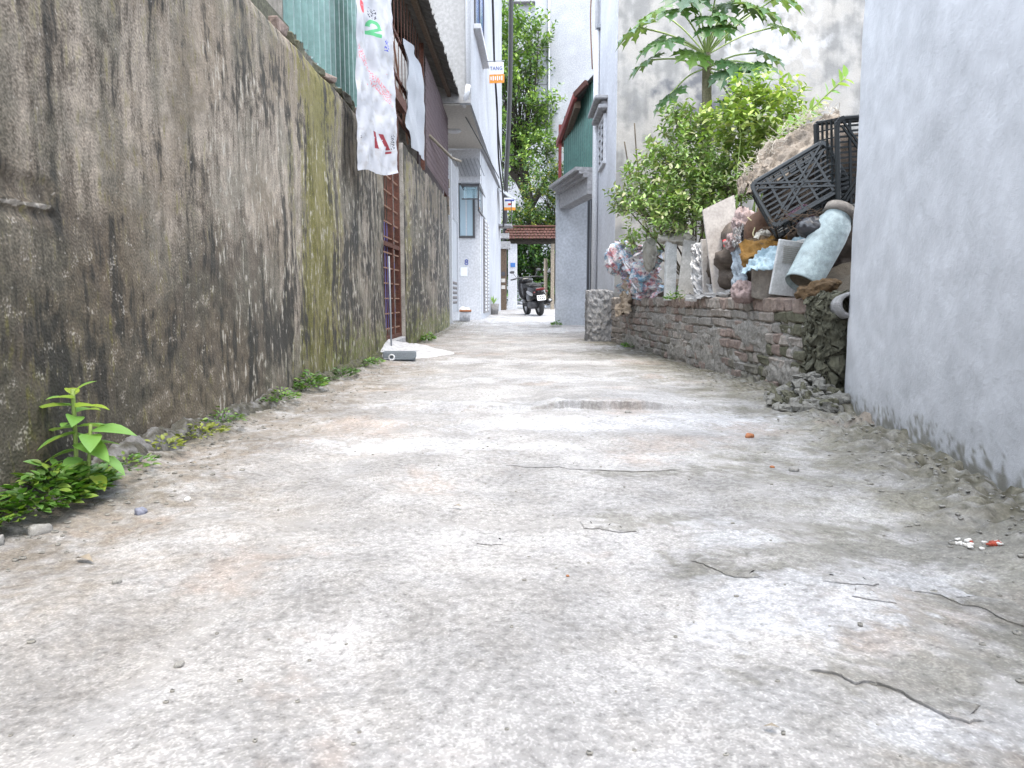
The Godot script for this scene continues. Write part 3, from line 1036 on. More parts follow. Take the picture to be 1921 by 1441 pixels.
	part("plaster_face", grid(us.size() - 1, vs.size() - 1, func(u: float, v: float):
		var top := 2.33 + (u - 8.8) * 0.022 + 0.05 * nz.get_noise_2d(u * 1.6, 3.0)
		return Vector3(-1.40 - (u - 8.8) * 0.017 + nz.get_noise_2d(u * 2.0, v * 4.0) * 0.012, gy(u) + v * top, -u), null, us, vs, func(u: float, v: float): return Vector2((5.55 + (u - 8.8) * 0.31) / 7.0 - 0.0714, 1.0 - v)), M.stained_plaster, w2)
	s = ST()
	var wb := Basis(Vector3.UP, 0.017)
	box(s, Vector3(-1.555, 1.12, -11.83), Vector3(0.18, 2.4, 6.1), wb)
	part("core", s, M.mortar, w2)
	s = ST()
	box(s, Vector3(-1.50, 1.15, -8.785), Vector3(0.19, 2.4, 0.03))
	part("pale_edge", s, M.shed_wall, w2)

	# lean-to: bars, netted panels and a fibre-cement roof
	var sh := thing("lean_to_shed", "lean-to shed with barred upper front and corrugated roof over the second wall", "shed")
	for k in 26:
		s = ST()
		var d := 7.55 + 0.25 * k
		if d > 11.0: break
		box(s, Vector3(-1.44 - maxf(0.0, d - 8.8) * 0.012, 3.4, -d), Vector3(0.008, 1.5, 0.012))
		part("window_bar", s, M.rust, sh)
	for y in [2.62, 3.05, 3.5]:
		s = ST()
		bar(s, Vector3(-1.435, y, -7.5), Vector3(-1.475, y, -11.0), 0.03, 0.035)
		part("rail", s, M.rust, sh)
	s = ST()
	for q in [[7.5, 3.5, 8.6, 2.7], [8.6, 3.4, 9.6, 2.5], [9.4, 3.6, 10.9, 2.6]]:
		bar(s, Vector3(-1.46, q[1], -q[0]), Vector3(-1.47, q[3], -q[2]), 0.02, 0.02)
	part("brace", s, M.rust_pale, sh)
	for d in [7.5, 11.05, 14.6]:
		s = ST()
		box(s, Vector3(-1.45 - maxf(0.0, d - 8.8) * 0.013, 3.3, -d), Vector3(0.06, 1.75, 0.06))
		part("post", s, M.rust, sh)
	for k in 9:   # boards behind the net
		s = ST()
		box(s, Vector3(-1.56, 3.28, -11.28 - 0.375 * k), Vector3(0.02, 1.62 + rng.randf_range(-0.03, 0.03), 0.36))
		part("board", s, M.brown_panel, sh)
	s = ST()
	for k in 46:
		var a := 10.1 + 0.11 * k
		for sg in [-1, 1]:
			var d0 := a if sg > 0 else a + 0.9
			var d1 = d0 + 0.9 * sg
			var y0 := 2.5
			var y1 := 4.02
			if d0 < 11.05 or d0 > 14.6:
				var f = (clampf(d0, 11.05, 14.6) - d0) / (d1 - d0)
				if f < 0 or f > 1: continue
				y0 = lerpf(2.5, 4.02, f); d0 = clampf(d0, 11.05, 14.6)
			if d1 < 11.05 or d1 > 14.6:
				var f = (clampf(d1, 11.05, 14.6) - d0) / (d1 - d0)
				if f < 0 or f > 1: continue
				y1 = lerpf(y0, 4.02, f); d1 = clampf(d1, 11.05, 14.6)
			bar(s, Vector3(-1.40 - (d0 - 8.8) * 0.012, y0, -d0), Vector3(-1.40 - (d1 - 8.8) * 0.012, y1, -d1), 0.007, 0.007, Vector3.RIGHT)
	part("wire_net", s, M.net_wire, sh)
	# roof: wavy sheets sloping up away from the alley
	var ru := steps(7.2, 14.25, 0.03)
	var rv := steps(0.0, 1.0, 0.125)
	var wave := func(u: float, v: float, dy: float): return Vector3(-1.17 - 0.75 * v + 0.03 * nz.get_noise_2d(u * 5.0, 2.0), 4.15 + 0.30 * v + 0.022 * sin(u * TAU / 0.17) + dy + 0.02 * nz.get_noise_2d(u, v * 3.0), -u)
	part("roof_sheet", merge([grid(ru.size() - 1, 8, func(u: float, v: float): return wave.call(u, v, 0.0), null, ru, rv), grid(ru.size() - 1, 8, func(u: float, v: float): return wave.call(u, 1.0 - v, -0.012), null, ru, rv), grid(ru.size() - 1, 1, func(u: float, v: float): return wave.call(u, 0.0, -0.012 + 0.012 * v), null, ru, [0.0, 1.0])]), M.fibro, sh)
	for x in [0, 1]:
		s = ST()
		box(s, Vector3(-1.34 - x * 0.5, 4.14 + x * 0.2, -10.8), Vector3(0.06, 0.08, 7.0))
		part("purlin", s, M.timber, sh)
	s = ST()
	box(s, Vector3(-2.6, 2.5, -10.9), Vector3(0.12, 5.0, 7.2))
	part("back_wall", s, M.shed_wall, sh)
	s = ST()
	box(s, Vector3(-2.1, 2.05, -14.55), Vector3(0.9, 4.1, 0.1))
	part("end_wall", s, M.shed_wall, sh)
	s = ST()
	for k in 7:   # splintered plank ends and sacking at the far corner
		box(s, Vector3(-1.50 + rng.randf_range(-0.03, 0.03), 3.3 - 0.17 * k, -14.72 - rng.randf_range(0, 0.06)), Vector3(0.03, rng.randf_range(0.1, 0.2), rng.randf_range(0.08, 0.16)), Basis(Vector3.RIGHT, rng.randf_range(-0.4, 0.4)))
	part("splintered_plank", s, M.timber_pale, sh)
	s = ST(true)
	tube(s, [Vector3(-1.42, 2.98, -11.4), Vector3(-1.25, 2.95, -13.0), Vector3(-1.15, 3.0, -13.6)], 0.022, 8)
	part("pole", s, M.timber_pale, sh)

	var c2 := cloth(14, 18, func(u: float, v: float):
		var d := lerpf(8.95, 10.45, u)
		var y0 := 2.40 + 0.05 * u - 0.12 * sstep(0.25, 0.4, u) * 0.0 + 0.16 * sstep(0.3, 0.0, u)
		var y1 := 3.55 - 0.0 * u + 0.1 * sin(u * 3.0)
		return Vector3(-1.385 + 0.05 * nz.get_noise_2d(u * 2.5, v * 2.0) + 0.012 * sin(u * 14.0 + v * 3.0), lerpf(y0, y1, v), -d), Vector3(-0.003, 0, 0))
	single("hanging_cloth", c2, M.linen_white, "plain white cloth hung over the bars of the lean-to", "cloth")

	# pipe, ramp and tray at the gate
	s = ST(true)
	tube(s, [Vector3(-1.34, 0.05, -7.46), Vector3(-1.352, 0.6, -7.5), Vector3(-1.36, 1.0, -7.52)], 0.009, 8)
	single("white_pipe", s, M.grey_metal, "thin pale pipe standing by the rusty gate post", "pipe")
	var ramp := grid(40, 24, func(u: float, v: float):
		var d := 6.85 + 2.0 * u
		var r := 1.0 - pow(absf(u * 2.0 - 1.0), 2.2)
		var x := -1.42 + v * (0.62 * r + 0.05)
		return Vector3(x, -0.02 + gh(x, d) + (0.15 * r + 0.012) * (1.0 - v) * (0.8 + 0.3 * nz.get_noise_2d(u * 4.0, v * 3.0)) + 0.025 * r, -d))
	single("cement_ramp", ramp, M.cement_pale, "pale cement ramp poured at the foot of the rusty gate", "ramp")
	var tr := thing("plastic_tray", "small grey tray lying on its side by the cement ramp", "tray", Vector3(-1.18, 0.0, -7.0), 0.1)
	s = ST()
	for q in [[0.0, 0.035, -0.07, 0.30, 0.06, 0.012], [0.0, 0.035, 0.07, 0.30, 0.06, 0.012], [-0.147, 0.035, 0.0, 0.012, 0.06, 0.14], [0.147, 0.035, 0.0, 0.012, 0.06, 0.14]]:
		cbox(s, Vector3(q[0], q[1] + 0.02, q[2]), Vector3(q[3], q[4], q[5]), 0.003)
	part("wall", s, M.pvc_grey, tr)
	s = ST()
	cbox(s, Vector3(0, 0.012, 0), Vector3(0.29, 0.012, 0.13), 0.002)
	part("bottom", s, M.pvc_grey, tr)
	s = ST(true)
	lathe(s, [Vector2(0.018, 0), Vector2(0.032, 0), Vector2(0.032, 0.02), Vector2(0.018, 0.02), Vector2(0.018, 0)], 16, Transform3D(Basis(Vector3.RIGHT, PI / 2), Vector3(-0.07, 0.035, 0.078)))
	part("spout", s, M.pvc_white, tr)

# ---------------------------------------------------------------- pale house on the left
func wall_slab(s: SurfaceTool, a: Vector2, b: Vector2, y0: float, y1: float, t: float):   # a, b are (x, d); thickness to the left of a->b
	var p := Vector3(a.x, 0, -a.y)
	var q := Vector3(b.x, 0, -b.y)
	var dir := (q - p).normalized()
	var side := Vector3.UP.cross(dir)
	box(s, (p + q) / 2 + side * t / 2 + Vector3(0, (y0 + y1) / 2, 0), Vector3(t, y1 - y0, (q - p).length()), Basis(side, Vector3.UP, dir).orthonormalized())

func build_house_left():
	var h := thing("pale_house", "tall pale lilac house on the left with overhanging upper floor", "building")
	var s := ST()
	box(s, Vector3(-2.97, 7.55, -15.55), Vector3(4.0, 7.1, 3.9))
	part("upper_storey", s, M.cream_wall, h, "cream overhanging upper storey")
	s = ST()
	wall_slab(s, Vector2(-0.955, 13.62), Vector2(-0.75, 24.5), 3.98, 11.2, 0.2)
	part("alley_wall", s, M.skylit_paint, h)
	s = ST()
	box(s, Vector3(-2.95, 3.985, -15.57), Vector3(3.94, 0.03, 3.85))
	part("soffit", s, M.soffit, h)
	s = ST(true)
	lathe(s, [Vector2(0.0, -0.05), Vector2(0.12, -0.045), Vector2(0.15, -0.02), Vector2(0.15, 0.0)], 24, Transform3D(Basis.IDENTITY, Vector3(-1.45, 3.97, -15.6)))
	part("ceiling_lamp", s, M.white_wall, h)
	# lower storey, set back
	s = ST()
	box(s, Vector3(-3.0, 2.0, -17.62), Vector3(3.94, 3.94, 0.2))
	part("front_wall", s, M.white_wall, h)  # white kept brighter to offset the shade under the overhang
	s = ST()
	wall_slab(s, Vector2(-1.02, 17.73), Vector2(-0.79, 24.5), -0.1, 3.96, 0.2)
	part("lower_wall", s, M.skylit_paint, h)
	s = ST()
	box(s, Vector3(-3.0, 6.0, -25.0), Vector3(4.4, 12.0, 0.2))
	part("rear_wall", s, M.lilac_wall, h)
	s = ST()
	box(s, Vector3(-2.9, 11.3, -19.2), Vector3(4.5, 0.2, 11.6))
	part("roof_slab", s, M.grey_moulding, h)
	# ground-floor window
	var wn := part("window", frame_shape(Vector3(-1.36, 2.59, -17.50), 0.40, 1.24, 0.05, 0.04), M.dark_metal, h)
	s = ST()
	box(s, Vector3(-1.36, 2.59, -17.508), Vector3(0.31, 1.15, 0.012))
	part("pane", s, M.pane, wn)
	s = ST()
	box(s, Vector3(-1.36, 2.59, -17.49), Vector3(0.025, 1.15, 0.02))
	part("mullion", s, M.white_metal, wn)
	# blue upper window on the alley side
	var b := Basis(Vector3.UP, -0.0188)
	var uw := part("window", side_frame(Vector3(-0.915, 6.75, -15.4), 2.2, 2.4, 0.07, 0.05, b), M.dark_metal, h)
	s = ST()
	box(s, Vector3(-0.92, 6.75, -15.4), Vector3(0.02, 2.3, 2.1), b)
	part("pane", s, M.blue_glass, uw)
	s = ST()
	cbox(s, Vector3(-0.87, 5.50, -15.4), Vector3(0.16, 0.09, 2.4), 0.01, b)
	part("sill", s, M.white_wall, uw)
	# glass canopy by the corner
	var c := part("canopy", canopy_frame(), M.dark_metal, h, "dark framed glass canopy at the house corner")
	for q in [[Vector3(-1.20, 2.90, -16.82), Vector3(0.32, 0.24, 0.008)], [Vector3(-1.03, 2.80, -17.3), Vector3(0.008, 0.5, 0.9)], [Vector3(-1.02, 2.80, -18.3), Vector3(0.008, 0.5, 0.9)], [Vector3(-1.01, 2.80, -19.3), Vector3(0.008, 0.5, 0.9)]]:
		s = ST()
		box(s, q[0], q[1])
		part("pane", s, M.clear_pane, c)
	s = ST()
	box(s, Vector3(-1.2, 3.10, -18.3), Vector3(0.42, 0.025, 3.1))
	part("cover", s, M.grey_metal, c)
	# latticed shutter
	s = ST()
	box(s, Vector3(-0.99, 1.35, -18.9), Vector3(0.05, 2.25, 1.6), b)
	var lt := part("shutter", s, M.opening_shade, h)
	for k in 26:
		for zz in [-18.28, -19.5]:
			s = ST()
			box(s, Vector3(-0.955, 0.3 + 0.085 * k, zz), Vector3(0.02, 0.045, 0.32), b)
			part("slat", s, M.white_metal, lt)
	s = ST(true)
	tube(s, [Vector3(-1.0, 4.3, -13.56), Vector3(-1.0, 11.0, -13.56)], 0.045, 10)
	tube(s, [Vector3(-1.0, 4.3, -13.56), Vector3(-1.03, 4.15, -13.58), Vector3(-1.1, 3.96, -13.7)], 0.045, 10)
	part("downpipe", s, M.pvc_white, h)
	for k in 2:   # balcony railings seen under the overhang
		s = ST()
		for q in 7:
			bar(s, Vector3(-1.60 + 0.085 * q, 3.75, -17.47), Vector3(-1.45 + 0.085 * q, 3.36, -17.47), 0.022, 0.022)
		if k == 0: part("lattice_vent", s, M.grey_metal, h)
	# phone number sprayed on the wall
	var tm := TextMesh.new()
	tm.text = "8"
	tm.font_size = 22
	tm.depth = 0.004
	tm.pixel_size = 0.008
	var o := part("sprayed_mark", tm, M.ink_blue, h)
	o.position = Vector3(-1.36, 1.42, -17.512)
	s = ST()
	box(s, Vector3(-1.42, 1.20, -17.515), Vector3(0.16, 0.2, 0.004))
	part("pasted_paper", s, M.sign_white, h)

	# white perforated gate in the recess before the house
	var g := thing("perforated_gate", "narrow white metal gate with lattice top and punched holes", "gate")
	s = ST()
	box(s, Vector3(-1.50, 1.25, -15.75), Vector3(0.03, 1.9, 1.5))
	part("panel", s, M.grey_metal, g)
	s = ST()
	for k in 14:
		var a := 15.05 + 0.1 * k
		bar(s, Vector3(-1.485, 2.2, -a), Vector3(-1.485, 3.3, -minf(a + 0.5, 16.5)), 0.012, 0.03, Vector3.RIGHT)
		bar(s, Vector3(-1.475, 3.3, -a), Vector3(-1.475, 2.2, -minf(a + 0.5, 16.5)), 0.012, 0.03, Vector3.RIGHT)
	part("lattice", s, M.white_metal, g)
	for d in [15.02, 16.48]:
		s = ST()
		box(s, Vector3(-1.48, 1.75, -d), Vector3(0.06, 3.3, 0.06))
		part("stile", s, M.white_metal, g)
	for r in 5:
		for q in 5:
			s = ST()
			lathe(s, [Vector2(0.0, 0.018), Vector2(0.028, 0.018), Vector2(0.034, 0.0)], 10, Transform3D(Basis(Vector3.BACK, -PI / 2), Vector3(-1.485, 0.50 + 0.1 * r, -15.25 - 0.24 * q)))
			part("hole_shade_disc", s, M.opening_shade, g)  # raised discs, their dark colour stands for the shade in holes

	# cables
	s = ST(true)
	var run := [Vector3(-1.2, 4.05, -14.0), Vector3(-1.0, 3.86, -15.5), Vector3(-0.86, 3.80, -17.5), Vector3(-0.72, 3.86, -21.0)]
	tube(s, smooth_line(run), 0.014, 6)
	single("power_cable", s, M.cable, "black cable sagging from the shed roof to the pale house", "cable")
	s = ST(true)
	tube(s, smooth_line([Vector3(-0.80, 9.0, -16.0), Vector3(-0.72, 7.5, -16.6), Vector3(-0.70, 5.9, -17.4), Vector3(-0.66, 5.0, -18.0), Vector3(-0.66, 4.0, -19.0), Vector3(-0.60, 3.3, -20.5), Vector3(-0.62, 2.6, -21.5)]), 0.024, 6)
	tube(s, smooth_line([Vector3(-0.78, 9.0, -16.4), Vector3(-0.70, 7.0, -16.9), Vector3(-0.69, 5.4, -17.8), Vector3(-0.63, 4.2, -19.4), Vector3(-0.56, 3.5, -21.0)]), 0.016, 6)
	single("cable_bundle", s, M.cable, "black cable bundle running down the pale house wall", "cable")
	s = ST(true)
	tube(s, smooth_line([Vector3(-0.47, 14.0, -26.2), Vector3(-0.50, 9.0, -26.2), Vector3(-0.56, 6.6, -26.2), Vector3(-0.66, 4.6, -26.2), Vector3(-0.70, 3.2, -26.2), Vector3(-0.72, 0.2, -26.2)]), 0.08, 8)
	single("utility_pole", s, M.cable, "thick dark pole wrapped in cables before the far tree", "pole")

func smooth_line(p: Array) -> Array:
	var o := []
	for i in p.size() - 1:
		for k in 4:
			o.append(p[i].cubic_interpolate(p[i + 1], p[maxi(i - 1, 0)], p[mini(i + 2, p.size() - 1)], k / 4.0))
	o.append(p[-1])
	return o

func frame_shape(c: Vector3, w: float, h: float, t: float, dep: float) -> SurfaceTool:   # facing +z
	var s := ST()
	box(s, c + Vector3(0, h / 2 - t / 2, 0), Vector3(w, t, dep))
	box(s, c - Vector3(0, h / 2 - t / 2, 0), Vector3(w, t, dep))
	box(s, c + Vector3(w / 2 - t / 2, 0, 0), Vector3(t, h - 2 * t, dep - 0.004))
	box(s, c - Vector3(w / 2 - t / 2, 0, 0), Vector3(t, h - 2 * t, dep - 0.004))
	return s

func side_frame(c: Vector3, w: float, h: float, t: float, dep: float, b: Basis) -> SurfaceTool:   # facing +-x
	var s := ST()
	box(s, c + Vector3(0, h / 2 - t / 2, 0), Vector3(dep, t, w), b)
	box(s, c - Vector3(0, h / 2 - t / 2, 0), Vector3(dep, t, w), b)
	for k in [-1, 0, 1]:
		box(s, c + b * Vector3(0, 0, k * (w / 2 - t / 2)), Vector3(dep - 0.004, h - 2 * t, t), b)
	return s

func canopy_frame() -> SurfaceTool:
	var s := ST()
	for y in [2.53, 3.06]:
		bar(s, Vector3(-1.03, y, -16.8), Vector3(-0.99, y, -19.8), 0.04, 0.04)
	for k in 4:
		box(s, Vector3(-1.03 + 0.013 * k, 2.8, -16.8 - 1.0 * k), Vector3(0.038, 0.5, 0.038))
	bar(s, Vector3(-1.40, 3.06, -16.8), Vector3(-1.05, 3.06, -16.8), 0.04, 0.04)
	bar(s, Vector3(-1.40, 2.76, -16.8), Vector3(-1.05, 2.76, -16.8), 0.025, 0.025)
	bar(s, Vector3(-1.40, 3.06, -16.8), Vector3(-1.40, 3.06, -17.5), 0.04, 0.04)
	return s

# ---------------------------------------------------------------- right side
func build_right_side():
	# grey rendered house nearest the camera
	var h := thing("rendered_house", "smooth pale grey rendered house wall close on the right", "building")
	var us := steps(-4.0, 0.4, 0.2)
	us.append_array(steps(0.4, 3.80, 0.016).slice(1))
	us.append_array([3.82, 3.84, 3.855, 3.866, 3.873, 3.88, 3.95, 4.3, 5.0, 6.0, 7.0])
	var vs := steps(-0.1, 0.4, 0.012)
	vs.append_array(steps(0.4, 3.2, 0.035).slice(1))
	vs.append_array([3.5, 3.9])
	us.reverse()
	part("front_wall", grid(us.size() - 1, vs.size() - 1, func(u: float, v: float): return rendered_point(v, u), func(u: float, v: float): return Color.WHITE.lerp(Color(0.42, 0.40, 0.33), sstep(0.05, -0.05, v - 0.07 - 0.05 * nz.get_noise_2d(u * 3.0, 5.0) + 0.16 * nr.get_noise_2d(u * 16.0, v * 16.0))), us, vs), M.right_plaster, h)
	var s := ST()
	box(s, Vector3(5.25, 3.96, 0.12), Vector3(7.6, 0.14, 8.0))
	part("roof_slab", s, M.grey_moulding, h)

func rendered_point(y: float, u: float) -> Vector3:   # u runs along the alley to the corner at 3.88, then turns into the plot
	var n := nz.get_noise_2d(u * 0.9, y * 0.9) * 0.012 + nz.get_noise_2d(u * 7.0, y * 7.0) * 0.0022
	var d := minf(u, 3.88)
	var line := 1.65 - (3.88 - d) * 0.137 if d > 0.4 else 1.1732
	var r := 0.05
	if u > 3.83:
		if u <= 3.88:
			var a := (u - 3.83) / 0.05 * PI / 2
			return Vector3(1.645 + r * (1.0 - cos(a)) + n, y, -(3.83 + r * sin(a)))
		return Vector3(1.695 + (u - 3.88) * 2.2, y, -3.88 - n)
	return Vector3(line + n, y, -d)

# ---------------------------------------------------------------- house beyond the plot, with its gate
func build_plot_house():
	var h := thing("plot_house", "tall white house whose bare cement side faces the overgrown plot", "building")
	var us := steps(1.205, 6.4, 0.05)
	var vs := steps(0.0, 6.0, 0.05)
	vs.append_array([7.0, 9.5])
	part("cement_side", grid(us.size() - 1, vs.size() - 1, func(u: float, v: float): return Vector3(u, v, -10.2 + 0.006 * nz.get_noise_2d(u * 3.0, v * 3.0)), null, us, vs, func(u: float, v: float): return Vector2((u - 1.2) / 5.2, 1.0 - (v - 0.3) / 5.2)), M.stained_cement, h, "bare cement side wall with sooty stains")
	var s := ST()
	box(s, Vector3(1.29, 4.7, -11.66), Vector3(0.18, 9.6, 2.88))
	part("alley_wall", s, M.lilac_wall, h)
	s = ST()
	box(s, Vector3(3.9, 4.7, -13.05), Vector3(5.0, 9.6, 0.1))
	part("rear_wall", s, M.lilac_wall, h)
	s = ST()
	box(s, Vector3(3.8, 9.6, -11.6), Vector3(5.4, 0.15, 3.1))
	part("roof_slab", s, M.grey_moulding, h)
	# little window with a moulded hood
	s = ST()
	box(s, Vector3(1.196, 2.95, -11.9), Vector3(0.02, 0.62, 0.75))
	var w := part("window", s, M.opening_shade, h)
	part("frame", side_frame(Vector3(1.185, 2.95, -11.9), 0.85, 0.72, 0.05, 0.05, Basis.IDENTITY), M.white_wall, w)
	for k in 5:
		s = ST()
		box(s, Vector3(1.175, 2.72 + 0.115 * k, -11.9), Vector3(0.012, 0.02, 0.74))
		part("louvre", s, M.grey_metal, w)
	s = ST()
	cbox(s, Vector3(1.14, 3.38, -11.9), Vector3(0.14, 0.06, 1.15), 0.01)
	cbox(s, Vector3(1.16, 3.44, -11.9), Vector3(0.10, 0.06, 1.05), 0.01)
	cbox(s, Vector3(1.11, 3.50, -11.9), Vector3(0.20, 0.05, 1.25), 0.01)
	part("hood", s, M.grey_moulding, w)
	s = ST(true)
	tube(s, [Vector3(1.15, 0.7, -12.6), Vector3(1.15, 4.85, -12.6)], 0.05, 10)
	tube(s, [Vector3(1.15, 4.85, -12.6), Vector3(1.16, 9.4, -12.6)], 0.035, 10)
	part("downpipe", s, M.pvc_white, h)
	s = ST()
	box(s, Vector3(1.17, 4.9, -12.6), Vector3(0.07, 0.05, 0.22))
	part("pipe_clamp", s, M.grey_metal, h)
	s = ST(true)
	tube(s, smooth_line([Vector3(1.17, 9.0, -12.95), Vector3(1.10, 6.0, -13.02), Vector3(1.08, 5.2, -13.05), Vector3(1.12, 4.4, -13.05)]), 0.012, 6)
	part("wire", s, M.rust_pale, h)

	# gateway: splayed opening with a moulded lintel and a green tin box above
	var g := thing("tin_gateway", "gateway with grey pier, moulded lintel and dark green tin above", "gateway")
	s = ST()
	box(s, Vector3(0.93, 1.40, -15.42), Vector3(0.62, 2.92, 0.24))
	part("pier", s, M.gatepost_wall, g)
	var a := Vector3(1.185, 0, -13.12)
	var b := Vector3(0.80, 0, -15.28)
	var dir := (b - a).normalized()
	var out := dir.cross(Vector3.UP) * -1.0
	if out.x > 0: out = -out
	for q in [[2.36, 2.64, 0.0, 0.24], [2.64, 2.70, 0.05, 0.30], [2.70, 2.75, 0.09, 0.36], [2.75, 2.81, 0.13, 0.42]]:
		s = ST()
		var p = a + out * q[2]
		var r = b + out * q[2]
		bar(s, p + Vector3(0, (q[0] + q[1]) / 2, 0), r + Vector3(0, (q[0] + q[1]) / 2, 0), q[3], q[1] - q[0] - 0.002)
		part("lintel" if q[0] < 2.5 else "moulding", s, M.grey_moulding, g)
	s = ST()
	var n := 14
	for k in n:
		for t in [[0.0, 0.0, 0.55, 0.0], [0.55, 0.0, 0.7, 1.0], [0.7, 1.0, 0.85, 1.0], [0.85, 1.0, 1.0, 0.0]]:
			var p0: Vector3 = a.lerp(b, (k + t[0]) / n) + out * (0.02 + 0.025 * t[1])
			var p1: Vector3 = a.lerp(b, (k + t[2]) / n) + out * (0.02 + 0.025 * t[3])
			var top0 = 4.28 - 0.13 * (k + t[0]) / n
			var top1 = 4.28 - 0.13 * (k + t[2]) / n
			quad(s, p1 + Vector3(0, 2.81, 0), p0 + Vector3(0, 2.81, 0), p0 + Vector3(0, top0, 0), p1 + Vector3(0, top1, 0))
			quad(s, p0 + Vector3(0, 2.81, 0) - out * 0.004, p1 + Vector3(0, 2.81, 0) - out * 0.004, p1 + Vector3(0, top1, 0) - out * 0.004, p0 + Vector3(0, top0, 0) - out * 0.004)
	part("tin_panel", s, M.tin_dark_green, g)
	s = ST()
	bar(s, b + Vector3(-0.10, 2.82, -0.25), b + Vector3(-0.10, 4.05, -0.25), 0.09, 0.06)
	part("red_post", s, M.red_metal, g)
	# roof sheet tilted over the alley
	var ru := steps(0.0, 1.0, 0.01)
	var rv := steps(0.0, 1.0, 0.25)
	var c0 := Vector3(1.15, 4.30, -13.0)
	var c1 := Vector3(0.86, 4.06, -13.4)
	var c2 := Vector3(0.66, 3.72, -15.75)
	var c3 := Vector3(1.5, 4.35, -15.6)
	var rf := func(u: float, v: float, dy: float): return c0.lerp(c3, u).lerp(c1.lerp(c2, u), v) + Vector3(0, dy + 0.015 * sin(u * 90.0), 0)
	part("roof_sheet", merge([grid(100, 4, func(u: float, v: float): return rf.call(u, v, 0.012), null, ru, rv), grid(100, 4, func(u: float, v: float): return rf.call(u, 1.0 - v, 0.0), null, ru, rv)]), M.fibro, g)
	s = ST()
	bar(s, c1 + Vector3(0, 0.0, 0.02), c2, 0.06, 0.12)
	part("fascia", s, M.red_metal, g)
	s = ST()
	bar(s, c1 + Vector3(-0.01, 0.0, 0.05), c0.lerp(c1, 0.4) + Vector3(0, 0, 0.05), 0.05, 0.09)
	part("ridge_cap", s, M.terracotta, g)
	s = ST()
	bar(s, c1 + Vector3(0.05, -0.12, -0.1), c2 + Vector3(0.12, -0.02, 0.1), 0.1, 0.12)
	part("rafter", s, M.timber, g)
	# dark folding leaf inside the opening
	s = ST()
	box(s, Vector3(1.80, 1.30, -15.5), Vector3(1.12, 2.6, 0.04))
	var lf := part("gate_leaf", s, M.dark_metal, g)
	for k in 9:
		s = ST()
		box(s, Vector3(1.26 + 0.06 * k, 1.30, -15.465), Vector3(0.012, 2.5, 0.02))
		part("upright_bar", s, M.grey_metal, lf)

	# rough concrete block at the foot of the house
	var pb := merge([rough_box(Vector3(1.02, 0.30, -10.35), Vector3(0.35, 0.78, 0.38), 40, 0.035, 13.0, 3, 0.10)])
	single("concrete_block", pb, M.rough_concrete, "rough broken concrete block at the foot of the white house", "block")

